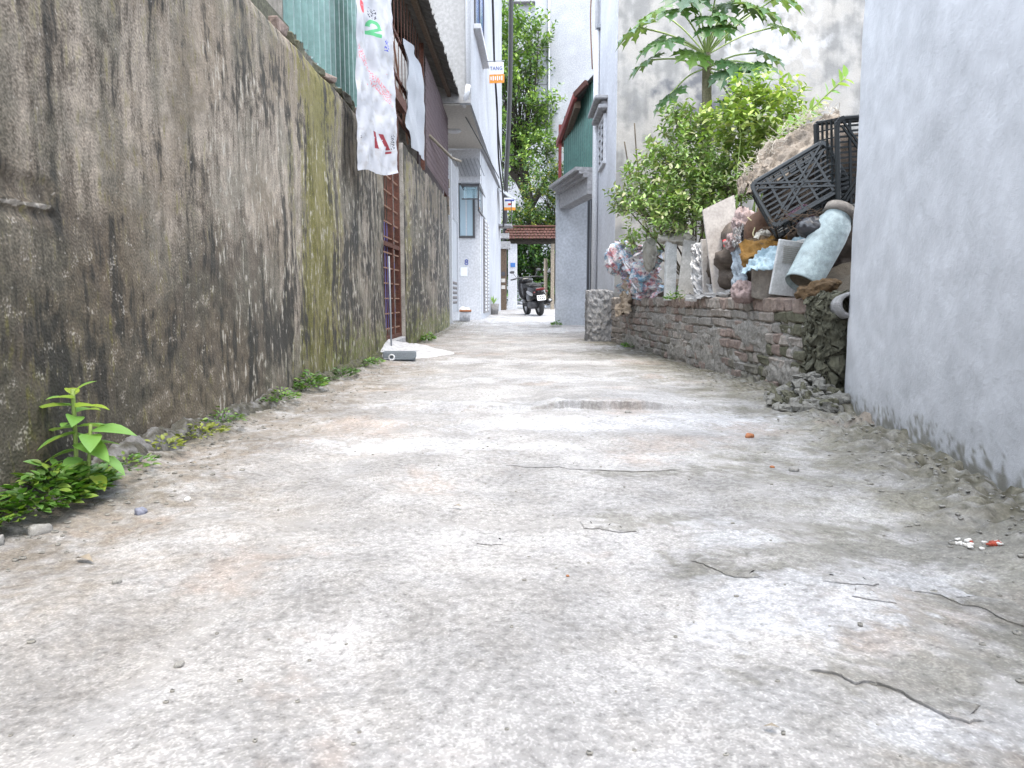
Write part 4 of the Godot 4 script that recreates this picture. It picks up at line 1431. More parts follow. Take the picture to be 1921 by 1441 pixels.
# ---------------------------------------------------------------- far end of the alley
func build_far_end():
	var h := thing("white_tower_house", "tall plain white house rising behind the green tin gateway", "building")
	var s := ST()
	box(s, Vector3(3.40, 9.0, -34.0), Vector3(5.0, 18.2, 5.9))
	part("wall", s, M.skylit_paint, h)
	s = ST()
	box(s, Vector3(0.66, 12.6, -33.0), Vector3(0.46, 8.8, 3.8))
	part("balcony", s, M.skylit_paint, h)
	s = ST()
	box(s, Vector3(0.66, 8.19, -33.0), Vector3(0.44, 0.02, 3.7))
	part("balcony_soffit", s, M.grey_moulding, h)
	s = ST(true)
	tube(s, [Vector3(0.93, 3.0, -31.0), Vector3(0.93, 16.5, -31.0)], 0.035, 8)
	part("downpipe", s, M.pvc_white, h)
	# high-level house far behind, above the tree
	var fh := thing("distant_house", "faint white house front far beyond the big tree", "building")
	s = ST()
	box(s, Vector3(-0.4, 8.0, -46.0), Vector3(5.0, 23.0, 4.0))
	part("wall", s, M.skylit_paint, fh)
	for k in 3:
		s = ST()
		box(s, Vector3(0.3, 14.5 + 2.6 * k, -43.9), Vector3(2.6, 0.25, 0.6))
		part("balcony_slab", s, M.grey_moulding, fh)

	# tiled gate
	var g := thing("tiled_gate", "small gateway with red tiled roof closing the alley", "gateway")
	var y := gy(26.0)
	s = ST()
	cbox(s, Vector3(-0.43, y + 1.14, -26.0), Vector3(0.31, 2.3, 0.3), 0.01)
	part("white_post", s, M.white_wall, g)
	s = ST()
	cbox(s, Vector3(-0.42, 1.72, -25.835), Vector3(0.16, 0.14, 0.02), 0.003)
	part("number_plaque", s, M.plaque_blue, g)
	s = ST()
	cbox(s, Vector3(0.94, y + 1.14, -26.0), Vector3(0.12, 2.3, 0.3), 0.01)
	part("brown_post", s, M.timber_pale, g)
	s = ST()
	box(s, Vector3(0.22, 2.52, -26.0), Vector3(1.62, 0.16, 0.34))
	part("beam", s, M.bark_dark, g)
	for r in 4:
		for k in 15:
			s = ST()
			var x := -0.63 + 0.118 * k
			var yy := 2.64 + 0.10 * r
			cbox(s, Vector3.ZERO, Vector3(0.105, 0.03, 0.17), 0.006)
			var t := part("roof_tile", s, M.terracotta, g)
			t.position = Vector3(x + (0.05 if r % 2 else 0.0), yy, -25.72 - 0.10 * r)
			t.rotation = Vector3(0.55 + rng.randf_range(-0.08, 0.08), 0, rng.randf_range(-0.1, 0.1))
	s = ST()
	cbox(s, Vector3(0.20, 3.04, -26.1), Vector3(1.8, 0.07, 0.14), 0.02)
	part("ridge", s, M.terracotta, g)
	s = ST()
	for k in 6:
		box(s, Vector3(0.66 + 0.02 * k, y + 0.95, -25.9 - 0.08 * k), Vector3(0.03, 1.6, 0.05))
	part("open_leaf", s, M.timber_pale, g)

	var p := thing("brown_pillar", "narrow brown pillar with posters left of the white gate post", "pillar")
	s = ST()
	cbox(s, Vector3(-0.72, 1.20, -25.0), Vector3(0.20, 2.0, 0.3), 0.01)
	part("shaft", s, M.timber, p)
	s = ST()
	box(s, Vector3(-0.70, 2.32, -25.0), Vector3(0.42, 0.24, 0.4))
	box(s, Vector3(-0.70, 2.62, -25.0), Vector3(0.34, 0.16, 0.36))
	part("cap", s, M.grey_moulding, p)
	for k in 3:
		s = ST()
		box(s, Vector3(-0.72, 0.95 + 0.22 * k, -24.842), Vector3(0.13, 0.12, 0.008))
		part("poster", s, M.ink_black if k == 2 else M.soffit, p)
	var bl := thing("small_balcony", "small grey balcony cage above the brown pillar", "balcony")
	s = ST()
	box(s, Vector3(-0.62, 2.84, -23.9), Vector3(0.42, 0.06, 0.9))
	part("slab", s, M.grey_moulding, bl)
	for k in 7:
		s = ST()
		box(s, Vector3(-0.43, 3.2, -23.5 - 0.13 * k), Vector3(0.012, 0.66, 0.012))
		part("rail_bar", s, M.dark_metal, bl)
	s = ST()
	box(s, Vector3(-0.43, 3.54, -23.9), Vector3(0.03, 0.03, 0.9))
	part("rail_top", s, M.dark_metal, bl)
	s = ST()
	bar(s, Vector3(-0.74, 3.9, -23.4), Vector3(-0.40, 3.62, -23.3), 0.9, 0.02)
	part("awning", s, M.grey_metal, bl)

	# signs
	var sg := thing("hanging_sign", "white and orange sign reading TANG hung from the cables", "sign", Vector3(-0.60, 5.2, -16.0), -0.12)
	s = ST()
	cbox(s, Vector3(0, 0.09, 0), Vector3(0.30, 0.24, 0.012), 0.002)
	part("white_board", s, M.sign_white, sg)
	s = ST()
	cbox(s, Vector3(0.01, -0.12, 0.002), Vector3(0.31, 0.17, 0.012), 0.002)
	part("orange_band", s, M.sign_orange, sg)
	var tm := TextMesh.new()
	tm.text = "TANG"
	tm.font_size = 16
	tm.pixel_size = 0.006
	tm.depth = 0.004
	var o := part("lettering", tm, M.ink_blue, sg)
	o.position = Vector3(0, 0.09, 0.009)
	s = ST()
	for k in 6:
		box(s, Vector3(-0.11 + 0.045 * k, -0.11, 0.011), Vector3(0.022, 0.07 + 0.02 * (k % 2), 0.004))
	part("faded_lettering", s, M.sign_white, sg)
	s = ST(true)
	tube(s, [Vector3(-0.20, 0.235, -0.02), Vector3(0.17, 0.24, -0.02)], 0.008, 6)
	part("rod", s, M.grey_metal, sg)
	sg = thing("hanging_sign", "small blue, white and red sign near the far tree", "sign", Vector3(-0.49, 3.55, -24.0), -0.1)
	s = ST()
	cbox(s, Vector3(0, 0.03, 0), Vector3(0.36, 0.30, 0.012), 0.002)
	part("white_board", s, M.sign_white, sg)
	s = ST()
	cbox(s, Vector3(0.0, -0.16, 0.002), Vector3(0.36, 0.09, 0.012), 0.002)
	part("orange_band", s, M.sign_orange, sg)
	s = ST()
	box(s, Vector3(0, 0.10, 0.010), Vector3(0.30, 0.05, 0.004))
	part("blue_line", s, M.ink_blue, sg)
	s = ST()
	box(s, Vector3(0.0, -0.02, 0.010), Vector3(0.10, 0.06, 0.004))
	part("red_figure", s, M.sign_red, sg)

	# plant pots by the pale house
	var pot := thing("plant_pot", "grey tub with orange rim by the pale house corner", "pot", Vector3(-1.38, gy(17.0), -17.0))
	s = ST(true)
	lathe(s, [Vector2(0.0, 0.0), Vector2(0.13, 0.0), Vector2(0.155, 0.24), Vector2(0.14, 0.24), Vector2(0.13, 0.20), Vector2(0.0, 0.20)], 20)
	part("tub", s, M.grey_moulding, pot)
	s = ST(true)
	lathe(s, [Vector2(0.15, 0.21), Vector2(0.165, 0.21), Vector2(0.165, 0.255), Vector2(0.15, 0.255)], 20)
	part("rim", s, M.stone_orange, pot)
	part("filling", lump(Vector3(0, 0.25, 0), Vector3(0.14, 0.06, 0.14), 1.0, 0.05, 9.0, 8), M.shell_white, pot)
	pot = thing("plant_pot", "stone pot with a spiky green plant farther along the house", "pot", Vector3(-0.86, gy(20.5), -20.5))
	s = ST(true)
	lathe(s, [Vector2(0.0, 0.0), Vector2(0.12, 0.0), Vector2(0.16, 0.30), Vector2(0.13, 0.30), Vector2(0.0, 0.27)], 16)
	part("tub", s, M.rough_concrete, pot)
	for k in 16:
		var a := TAU * k / 16.0
		s = ST()
		blade(s, Vector3(0, 0.28, 0), Vector3(cos(a) * rng.randf_range(0.08, 0.2), rng.randf_range(0.12, 0.3), sin(a) * 0.15), 0.03)
		part("leaf", s, M.weed_leaf, pot)

func blade(s: SurfaceTool, at: Vector3, along: Vector3, w: float):   # a narrow leaf, two folded halves
	var side := along.cross(Vector3.UP).normalized()
	if side.length() < 0.1: side = Vector3.RIGHT
	var mid := at + along * 0.5 + Vector3(0, along.length() * 0.06, 0)
	var tip := at + along - Vector3(0, along.length() * 0.05, 0)
	var up := Vector3(0, w * 0.25, 0)
	tri(s, at, mid + side * w / 2 + up, mid)
	tri(s, at, mid, mid - side * w / 2 + up)
	tri(s, mid, mid + side * w / 2 + up, tip)
	tri(s, mid, tip, mid - side * w / 2 + up)

# ---------------------------------------------------------------- low brick wall in front of the plot
func wall_at(u: float) -> Vector3:   # u metres from the far end towards the camera
	return Vector3(1.19, 0, -10.15).lerp(Vector3(1.665, 0, -4.15), u / 6.02)

func build_brick_wall():
	var w := thing("brick_wall", "low weathered brick wall holding back the rubbish-strewn plot", "wall")
	var a := wall_at(0)
	var dir := (wall_at(6.02) - a).normalized()
	var out := Vector3(-dir.z, 0, dir.x)
	if out.x > 0: out = -out
	var b := Basis(dir, Vector3.UP, dir.cross(Vector3.UP))
	var s := ST()
	box(s, a + dir * 3.01 - out * 0.125 + Vector3(0, 0.25, 0), Vector3(6.02, 0.60, 0.21), b)
	part("mortar_core", s, M.mortar, w)
	var longs := []
	var heads := []
	var tops := []
	for k in 7:
		s = ST()
		cbox(s, Vector3.ZERO, Vector3(0.205, 0.062, 0.09), 0.009, Basis.IDENTITY, 0.008)
		longs.append(as_mesh(s))
		s = ST()
		cbox(s, Vector3.ZERO, Vector3(0.100, 0.062, 0.09), 0.010, Basis.IDENTITY, 0.009)
		heads.append(as_mesh(s))
		s = ST()
		cbox(s, Vector3.ZERO, Vector3(0.098, 0.088, 0.20), 0.010, Basis.IDENTITY, 0.009)
		tops.append(as_mesh(s))
	var laid := []   # [distance from the far end, mesh, material, transform]
	for row in 7:
		var u := 0.0
		while u < 5.95:
			var long := rng.randf() < 0.42
			var wid := 0.215 if long else 0.110
			var c := u + wid / 2
			var p := wall_at(c) + Vector3(0, 0.025 + 0.0735 * row + 0.010 * nz.get_noise_2d(c * 1.2, row), 0)
			var n := nz.get_noise_2d(c * 1.1, row * 0.5)
			var pick: int = [0, 1, 2, 3, 5, 1, 3][rng.randi() % 7]
			if row < 3 and rng.randf() < 0.30 + n: pick = 4
			if c > 5.1 and rng.randf() < 0.55: pick = 6
			var turn := Basis.from_euler(Vector3(rng.randf_range(-0.05, 0.05), rng.randf_range(-0.05, 0.05), rng.randf_range(-0.035, 0.035)))
			laid.append([c, (longs if long else heads)[rng.randi() % 7], M["brick_%d" % pick], Transform3D(b * turn, p - out * (0.047 - rng.randf_range(0.010, 0.030)))])
			u += wid
	var ut := 0.06
	while ut < 6.0:
		var turn := Basis.from_euler(Vector3(rng.randf_range(-0.03, 0.03), rng.randf_range(-0.05, 0.05), rng.randf_range(-0.05, 0.05)))
		laid.append([ut, tops[rng.randi() % 7], M["brick_%d" % [0, 1, 2, 0, 5, 2, 3][rng.randi() % 7]], Transform3D(b * turn, wall_at(ut) + Vector3(0, 0.543 + rng.randf_range(-0.008, 0.008), 0) - out * (0.092 - rng.randf_range(0.014, 0.03)))])
		ut += 0.108
	laid.sort_custom(func(p, q): return p[0] > q[0])
	var rest := SurfaceTool.new()
	rest.begin(Mesh.PRIMITIVE_TRIANGLES)
	for k in laid.size():
		if k < 295:
			var o := MeshInstance3D.new()
			o.name = "brick"
			o.mesh = laid[k][1]
			o.material_override = laid[k][2]
			w.add_child(o, true)
			o.transform = laid[k][3]
		else:
			rest.append_from(laid[k][1], 0, laid[k][3])
	part("far_bricks", rest.commit(), M.brick_1, w).set_meta("kind", "stuff")
	# slurry smeared over the courses: a skin that shows wherever it stands proud of the bricks
	var su := steps(0.02, 6.0, 0.018)
	var sv := steps(-0.03, 0.515, 0.014)
	part("slurry", grid(su.size() - 1, sv.size() - 1, func(uu: float, v: float):
		var k := 0.0
		for q in [[4.1, 0.12, 0.7, 0.24], [3.2, 0.10, 0.6, 0.14], [4.9, 0.34, 0.4, 0.12], [1.3, 0.06, 0.9, 0.12], [2.4, 0.34, 0.4, 0.09], [5.5, 0.10, 0.4, 0.12]]:
			k = maxf(k, 1.0 - Vector2((uu - q[0]) / q[2], (v - q[1]) / q[3]).length())
		var n := nr.get_noise_2d(uu * 3.0, v * 5.0) + 0.5 * nz.get_noise_2d(uu * 14.0, v * 14.0)
		var proud := clampf(k * 1.0 + n * 0.7 - 0.06, -0.6, 0.6)
		return wall_at(uu) + Vector3(0, v, 0) + out * (0.004 + 0.045 * proud + 0.006 * nr.get_noise_2d(uu * 22.0, v * 22.0)), null, su, sv), M.slurry, w)

	# plot level behind the wall
	var us := steps(0.0, 1.0, 0.025)
	var vs := steps(0.0, 1.0, 0.03)
	var pl := struct("plot_soil", grid(us.size() - 1, vs.size() - 1, func(uu: float, v: float):
		var d: float = lerpf(3.9, 10.19, v)
		var x0 := 1.67 - (d - 4.15) * 0.079
		var x: float = lerpf(x0 + 0.05, 6.3, uu * uu)
		var k := sstep(0.0, 0.25, uu)
		return Vector3(x, 0.50 + 0.22 * k + 0.12 * nz.get_noise_2d(x * 1.6, d * 1.6) * (0.3 + k), -d), null, us, vs), M.soil)

	# crumbling mossy pillar where the wall meets the rendered house
	var p := thing("mossy_pillar", "crumbling mossy pillar with a clay pipe end beside the grey rendered wall", "pillar")
	part("shaft", merge([rough_box(Vector3(1.665, 0.26, -4.06), Vector3(0.22, 0.66, 0.26), 48, 0.07, 11.0, 5, 0.25), rough_box(Vector3(1.66, 0.49, -4.02), Vector3(0.17, 0.16, 0.18), 24, 0.05, 14.0, 6, 0.4)]), M.mossy_rock, p)
	s = ST(true)
	lathe(s, [Vector2(0.042, -0.1), Vector2(0.062, -0.1), Vector2(0.066, 0.12), Vector2(0.05, 0.125), Vector2(0.046, 0.115), Vector2(0.042, -0.1)], 20, Transform3D(Basis(Vector3.RIGHT, 1.45), Vector3(1.655, 0.535, -3.95)))
	part("pipe_end", s, M.rough_concrete, p)
	s = ST(true)
	lathe(s, [Vector2(0.0, 0.0), Vector2(0.045, 0.0)], 20, Transform3D(Basis(Vector3.RIGHT, 1.45), Vector3(1.655, 0.53, -3.97)))
	part("pipe_mouth", s, M.opening_shade, p)  # closing disc coloured as the shade inside the pipe
	# heap of broken mortar at its foot
	var stones := []
	for k in 210:
		var th := rng.randf() * TAU
		var r := sqrt(rng.randf())
		var c := Vector3(1.50 + cos(th) * r * 0.20, 0, -3.93 - sin(th) * r * 0.26)
		c.y = gh(c.x, -c.z) + 0.13 * (1.0 - r) * (1.0 - 0.3 * r) + 0.01
		var z := 0.008 + 0.034 * pow(rng.randf(), 2.0)
		stones.append(rough(c, Vector3(z * rng.randf_range(0.8, 1.5), z * 0.7, z), 0.8, z * 1.1, 22.0, k, 10))
	var hm := thing("mortar_heap", "heap of broken grey mortar at the foot of the mossy pillar", "rubble")
	part("broken_mortar", merge(stones), M.heap_mortar, hm).set_meta("kind", "stuff")
	part("mound", rough(Vector3(1.52, 0.0, -3.95), Vector3(0.20, 0.12, 0.27), 0.9, 0.08, 12.0, 14, 80), M.mossy_rock, hm)

# ---------------------------------------------------------------- the heap on the plot
func crate(label: String, xf: Transform3D, L: float, W: float, H: float):
	var t := thing("plastic_crate", label, "crate", Vector3.ZERO, 0.0, "black plastic crates on the rubbish heap")
	t.transform = xf
	# base towards +z, open towards -z
	var s := ST()
	for q in [[L / 2, 1], [-L / 2, 1], [W / 2, 0], [-W / 2, 0]]:
		if q[1] == 1: cbox(s, Vector3(q[0], 0, H / 2 - 0.01), Vector3(0.026, W - 0.07, 0.03), 0.006)
		else: cbox(s, Vector3(0, q[0], H / 2 - 0.01), Vector3(L - 0.07, 0.026, 0.03), 0.006)
	for sx in [-1, 1]:
		for sy in [-1, 1]:
			var arc := []
			for k in 6:
				var a := PI / 2 * k / 5
				arc.append(Vector3(sx * (L / 2 - 0.04 + 0.04 * cos(a)), sy * (W / 2 - 0.04 + 0.04 * sin(a)), H / 2 - 0.01))
			for k in 5: bar(s, arc[k], arc[k + 1], 0.026, 0.03, Vector3.BACK)
	part("base_rim", s, M.crate_plastic, t)
	s = ST()
	for q in [[L / 2, 1], [-L / 2, 1], [W / 2, 0], [-W / 2, 0]]:
		if q[1] == 1: cbox(s, Vector3(q[0] * 1.05, 0, -H / 2), Vector3(0.03, W * 1.05, 0.03), 0.006)
		else: cbox(s, Vector3(0, q[0] * 1.05, -H / 2), Vector3(L * 1.05, 0.03, 0.03), 0.006)
	part("top_rim", s, M.crate_plastic, t)
	s = ST()
	var ny := int(W / 0.031)
	for k in ny:
		var y := -W / 2 + W * (k + 0.5) / ny
		box(s, Vector3(0, y, H / 2 - 0.012), Vector3(L - 0.03, 0.012, 0.010))
	for k in 4:
		box(s, Vector3(-L / 2 + L * (k + 1) / 5.0, 0, H / 2 - 0.008), Vector3(0.014, W - 0.03, 0.014))
	for sg in [-1, 1]:
		for o in [-0.018, 0.018]:
			bar(s, Vector3(-L / 2 + 0.03, sg * (W / 2 - 0.03 + o), H / 2 - 0.003), Vector3(L / 2 - 0.03, -sg * (W / 2 - 0.03 - o), H / 2 - 0.003), 0.012, 0.012, Vector3.BACK)
	part("base_grid", s, M.crate_plastic, t)
	for side in 4:
		s = ST()
		var along := Vector3.RIGHT if side < 2 else Vector3.UP
		var half := (L if side < 2 else W) / 2
		var c := Vector3(0, (W / 2) * (1 if side == 0 else -1), 0) if side < 2 else Vector3((L / 2) * (1 if side == 2 else -1), 0, 0)
		var nn := int(half * 2 / 0.05)
		for k in nn + 1:
			var p := c + along * (-half + half * 2 * k / nn)
			bar(s, p + Vector3(0, 0, H / 2 - 0.02), p * Vector3(1.05, 1.05, 1) + Vector3(0, 0, -H / 2), 0.01, 0.008, along)
		for k in 5:
			var z := H / 2 - 0.02 - (H - 0.04) * k / 4.0
			var e := 1.0 + 0.05 * k / 4.0
			bar(s, (c - along * half) * e + Vector3(0, 0, z), (c + along * half) * e + Vector3(0, 0, z), 0.009, 0.012)
		part("side_grid", s, M.crate_plastic, t)
	return t

func rag(c: Vector3, r: Vector3, sd: int, amp := 0.05, f := 9.0, n := 36) -> ArrayMesh:   # crumpled soft lump with creases
	var off := Vector3(sd * 2.7, sd * 4.3, sd)
	return grid(n, n / 2, func(u: float, v: float):
		var la: float = (v - 0.5) * PI
		var lo: float = -u * TAU
		var p := Vector3(cos(la) * cos(lo), sin(la), cos(la) * sin(lo))
		var k := 1.0 - 2.4 * absf(nr.get_noise_3dv((p * r + off) * f)) + 0.8 * nz.get_noise_3dv((p * r + off) * f * 0.4)
		return c + p * r + p * (k - 0.5) * amp)

func drape(nu: int, nv: int, a: Vector3, b: Vector3, c: Vector3, d: Vector3, amp: float, f: float, sd: int, th := 0.006, wav := 0.0) -> ArrayMesh:   # a bottom-left, b bottom-right, c top-right, d top-left
	var n := (b - a).cross(d - a).normalized()
	return cloth(nu, nv, func(u: float, v: float):
		var p := a.lerp(b, u).lerp(d.lerp(c, u), v)
		var e := Vector2(u * f + sd * 3.1, v * f * 0.8 + sd)
		var k := 1.0 - 2.2 * absf(nr.get_noise_2dv(e)) + 0.7 * nz.get_noise_2dv(e * 2.7)
		var rim := (b - a) * nz.get_noise_2d(v * 5.0 + sd, 3.0) * wav + (d - a) * nz.get_noise_2d(u * 5.0 + sd, 8.0) * wav
		return p + n * (k - 0.5) * amp + rim, -n * th)

func board(label: String, called: String, c: Vector3, size: Vector3, rot: Vector3, m: Material, ch := 0.004):
	var s := ST()
	cbox(s, Vector3.ZERO, size, ch)
	var o := single(called, s, m, label, "board")
	o.position = c
	o.rotation = rot
	return o

func build_heap():
	crate("black plastic crate standing upright against the grey wall corner", Transform3D(Basis.from_euler(Vector3(0.05, 0.12, 0.10)), Vector3(2.105, 1.43, -4.88)), 0.40, 0.53, 0.24)
	crate("black plastic crate tipped on its corner beside the upright one", Transform3D(Basis.from_euler(Vector3(-0.12, -0.42, 0.52)), Vector3(1.80, 1.285, -5.02)), 0.50, 0.33, 0.28)
	# sacking thrown over the crates, with frayed straw
	var sk := thing("burlap_sack", "frayed beige sack draped over the tipped crate", "sack")
	part("sacking", merge([drape(40, 18, Vector3(1.47, 1.28, -5.15), Vector3(2.2, 1.55, -5.20), Vector3(2.16, 1.88, -5.36), Vector3(1.64, 1.62, -5.38), 0.04, 2.6, 4, 0.02, 0.05), drape(16, 10, Vector3(1.43, 1.29, -5.16), Vector3(1.60, 1.38, -5.20), Vector3(1.68, 1.50, -5.3), Vector3(1.45, 1.38, -5.26), 0.06, 3.0, 7, 0.012, 0.06)]), M.burlap, sk)
	var s := ST()
	for k in 190:
		var t := rng.randf()
		var p := Vector3(1.50, 1.38, -5.28).lerp(Vector3(2.12, 1.84, -5.34), t) + Vector3(rng.randf_range(-0.05, 0.05), rng.randf_range(-0.02, 0.06) + 0.10 * sin(t * PI), rng.randf_range(-0.05, 0.05))
		var q := p + Vector3(rng.randf_range(-0.09, 0.05), rng.randf_range(-0.02, 0.06), rng.randf_range(-0.04, 0.06))
		bar(s, p, q, 0.0028, 0.0028)
	part("straw", s, M.straw, sk).set_meta("kind", "stuff")

	# faded blue drum
	var dr := thing("blue_drum", "faded turquoise plastic drum lying slanted against the grey wall", "drum")
	var ax := (Vector3(1.90, 1.09, -4.62) - Vector3(1.625, 0.655, -4.46)).normalized()
	var bx := Basis(ax.cross(Vector3.BACK).normalized(), ax, ax.cross(Vector3.BACK).normalized().cross(ax))
	var xf := Transform3D(bx, Vector3(1.63, 0.66, -4.47))
	s = ST(true)
	lathe(s, [Vector2(0.085, 0.03), Vector2(0.098, 0.0), Vector2(0.104, 0.008), Vector2(0.102, 0.03), Vector2(0.106, 0.2), Vector2(0.108, 0.36), Vector2(0.100, 0.45), Vector2(0.085, 0.48), Vector2(0.08, 0.52)], 36, xf)
	part("shell", s, M.bucket_blue, dr)
	s = ST(true)
	lathe(s, [Vector2(0.0, 0.10), Vector2(0.088, 0.10), Vector2(0.088, 0.025)], 30, xf)
	part("inside", s, M.bucket_inside, dr)
	s = ST(true)
	lathe(s, [Vector2(0.08, 0.50), Vector2(0.098, 0.50), Vector2(0.098, 0.555), Vector2(0.07, 0.56), Vector2(0.0, 0.56)], 30, xf)
	part("rim", s, M.sack_grey, dr)

	var bag := single("black_bag", merge([rag(Vector3(1.74, 1.00, -4.60), Vector3(0.10, 0.06, 0.08), 3, 0.02, 7.0)]), M.black_plastic, "shiny black plastic bag lying above the blue drum", "bag")
	bag.rotation.z = 0.0
	single("yellow_cushion", drape(26, 10, Vector3(1.46, 0.84, -5.10), Vector3(1.76, 0.90, -5.05), Vector3(1.78, 1.00, -5.2), Vector3(1.47, 0.965, -5.25), 0.03, 1.3, 2, 0.09, 0.04), M.cushion_yellow, "dirty ochre yellow cushion wedged in the heap", "cushion")
	single("blue_tarp", drape(40, 16, Vector3(1.415, 0.735, -4.98), Vector3(1.74, 0.80, -4.72), Vector3(1.80, 0.975, -4.86), Vector3(1.55, 0.88, -5.06), 0.045, 1.2, 6, 0.005, 0.02), M.tarp_blue, "pale blue crumpled tarpaulin spread below the yellow cushion", "tarpaulin")
	var sb := thing("foam_box", "white foam box behind the blue drum", "box")
	s = ST()
	cbox(s, Vector3.ZERO, Vector3(0.20, 0.34, 0.02), 0.004)
	var o := part("front", s, M.styrofoam, sb)
	o.position = Vector3(1.635, 0.765, -4.72)
	o.rotation = Vector3(0.1, 0.25, -0.1)
	s = ST()
	cbox(s, Vector3.ZERO, Vector3(0.02, 0.34, 0.24), 0.004)
	o = part("side", s, M.styrofoam, sb)
	o.position = Vector3(1.75, 0.78, -4.85)
	s = ST()
	for k in 9:
		box(s, Vector3(1.645, 0.80 + 0.012 * k, -4.700 + 0.001 * k), Vector3(0.12, 0.004, 0.006), Basis.from_euler(Vector3(0.1, 0.25, -0.1)))
	part("rib", s, M.grey_cloth, sb)
	var bs := thing("beige_basin", "beige plastic basin under the blue tarpaulin", "basin")
	s = ST(true)
	lathe(s, [Vector2(0.0, 0.0), Vector2(0.10, 0.0), Vector2(0.105, 0.01), Vector2(0.135, 0.19), Vector2(0.15, 0.20), Vector2(0.15, 0.215), Vector2(0.13, 0.215), Vector2(0.12, 0.19), Vector2(0.09, 0.02), Vector2(0.0, 0.02)], 30, Transform3D(Basis.from_euler(Vector3(0.12, 0, -0.1)), Vector3(1.62, 0.575, -5.05)))
	part("bowl", s, M.sack_grey, bs)
	single("pink_cloth", rag(Vector3(1.50, 0.63, -5.20), Vector3(0.06, 0.06, 0.07), 13, 0.05, 9.0), M.pink_rag, "pinkish crumpled cloth left of the beige basin", "cloth")
	single("torn_wrapper", drape(14, 16, Vector3(1.555, 0.98, -5.72), Vector3(1.66, 0.97, -5.68), Vector3(1.65, 1.12, -5.76), Vector3(1.58, 1.10, -5.78), 0.06, 2.6, 17, 0.004, 0.12), M.white_plastic, "torn white wrapper right of the plywood board", "wrapper")
	single("black_scrap", drape(10, 10, Vector3(1.60, 1.0, -5.64), Vector3(1.68, 1.0, -5.62), Vector3(1.67, 1.08, -5.66), Vector3(1.61, 1.07, -5.68), 0.05, 2.2, 19, 0.004, 0.12), M.black_plastic, "small black plastic scrap over the torn white wrapper", "scrap")
	single("brown_flap", drape(10, 12, Vector3(1.68, 1.02, -5.85), Vector3(1.74, 1.02, -5.85), Vector3(1.70, 1.26, -5.95), Vector3(1.66, 1.24, -5.95), 0.02, 1.2, 23, 0.006, 0.05), M.brown_bag, "brown cardboard flap beside the plywood top", "cardboard")
	single("rotten_log", merge([lump(Vector3(1.70, 0.635, -4.38), Vector3(0.145, 0.045, 0.055), 0.8, 0.04, 13.0, 9, 44, Basis(Vector3.BACK, 0.27))]), M.log, "brown rotten chunk lying on the wall below the drum", "log")
	s = ST()
	prism(s, PackedVector2Array([Vector2(-0.12, -0.43), Vector2(0.15, -0.43), Vector2(0.13, 0.45), Vector2(-0.16, 0.33)]), 0.014)
	var ply := single("plywood_board", s, M.ply, "tall pale plywood board with slanted top leaning in the heap", "board")
	ply.position = Vector3(1.60, 0.965, -6.12)
	ply.rotation = Vector3(-0.16, 0.25, 0.04)
	board("narrow pale board stub beside the plywood", "board_stub", Vector3(1.52, 0.82, -6.32), Vector3(0.10, 0.5, 0.02), Vector3(-0.1, 0.3, 0.02), M.ply)
	board("upright white foam plank standing on the brick wall", "foam_plank", Vector3(1.385, 0.86, -7.22), Vector3(0.105, 0.60, 0.05), Vector3(0, 0.2, 0.0), M.styrofoam)
	board("grey slab leaning behind the foam plank", "grey_slab", Vector3(1.565, 0.83, -7.05), Vector3(0.26, 0.56, 0.02), Vector3(-0.15, 0.2, -0.16), M.board_grey)
	single("white_plastic_sheet", merge([drape(24, 34, Vector3(1.42, 0.57, -6.40), Vector3(1.66, 0.56, -6.10), Vector3(1.57, 0.98, -6.45), Vector3(1.46, 1.03, -6.60), 0.07, 2.6, 9, 0.005, 0.05), rag(Vector3(1.52, 1.0, -6.6), Vector3(0.06, 0.05, 0.05), 21, 0.04, 9.0)]), M.white_plastic, "crumpled white plastic sheeting piled before the grey slab", "plastic sheet")
	single("white_scrap", drape(22, 8, Vector3(1.36, 0.56, -6.42), Vector3(1.58, 0.615, -5.75), Vector3(1.60, 0.64, -5.78), Vector3(1.38, 0.605, -6.48), 0.03, 2.0, 4, 0.004, 0.10), M.white_plastic, "flat white plastic scrap on the brick wall edge", "scrap")
	# flowered bedding heaped at the far end
	single("flowered_bedding", merge([
		drape(30, 34, Vector3(1.19, 0.60, -9.3), Vector3(1.42, 0.55, -7.85), Vector3(1.40, 1.08, -7.95), Vector3(1.16, 1.28, -9.0), 0.10, 2.2, 3, 0.01, 0.07),
		drape(14, 30, Vector3(1.28, 0.56, -8.4), Vector3(1.40, 0.56, -8.2), Vector3(1.20, 1.25, -9.0), Vector3(1.08, 1.26, -9.05), 0.06, 2.0, 5, 0.01, 0.05),
		rag(Vector3(1.10, 1.02, -9.1), Vector3(0.11, 0.17, 0.12), 5, 0.07, 7.0), rag(Vector3(1.30, 0.80, -8.2), Vector3(0.13, 0.15, 0.14), 8, 0.06, 7.0)]), M.flowered_cloth, "blue and pink flowered bedding crumpled at the far end of the brick wall", "bedding")
	single("grey_cloth_roll", rag(Vector3(1.44, 1.14, -7.25), Vector3(0.17, 0.055, 0.09), 15, 0.03, 9.0), M.grey_cloth, "grey twisted cloth lying on top of the foam plank", "cloth")
	single("grey_cloth_bundle", rag(Vector3(1.27, 1.02, -7.75), Vector3(0.07, 0.16, 0.09), 16, 0.04, 8.0), M.grey_cloth, "grey cloth bundle between the flowered bedding and foam plank", "cloth")
	single("brown_paper_bag", merge([drape(16, 22, Vector3(1.10, 0.36, -9.05), Vector3(1.20, 0.40, -8.75), Vector3(1.30, 0.84, -8.75), Vector3(1.22, 0.84, -9.02), 0.08, 2.6, 11, 0.008, 0.10)]), M.brown_bag, "torn brown bag hanging over the far end of the brick wall", "bag")
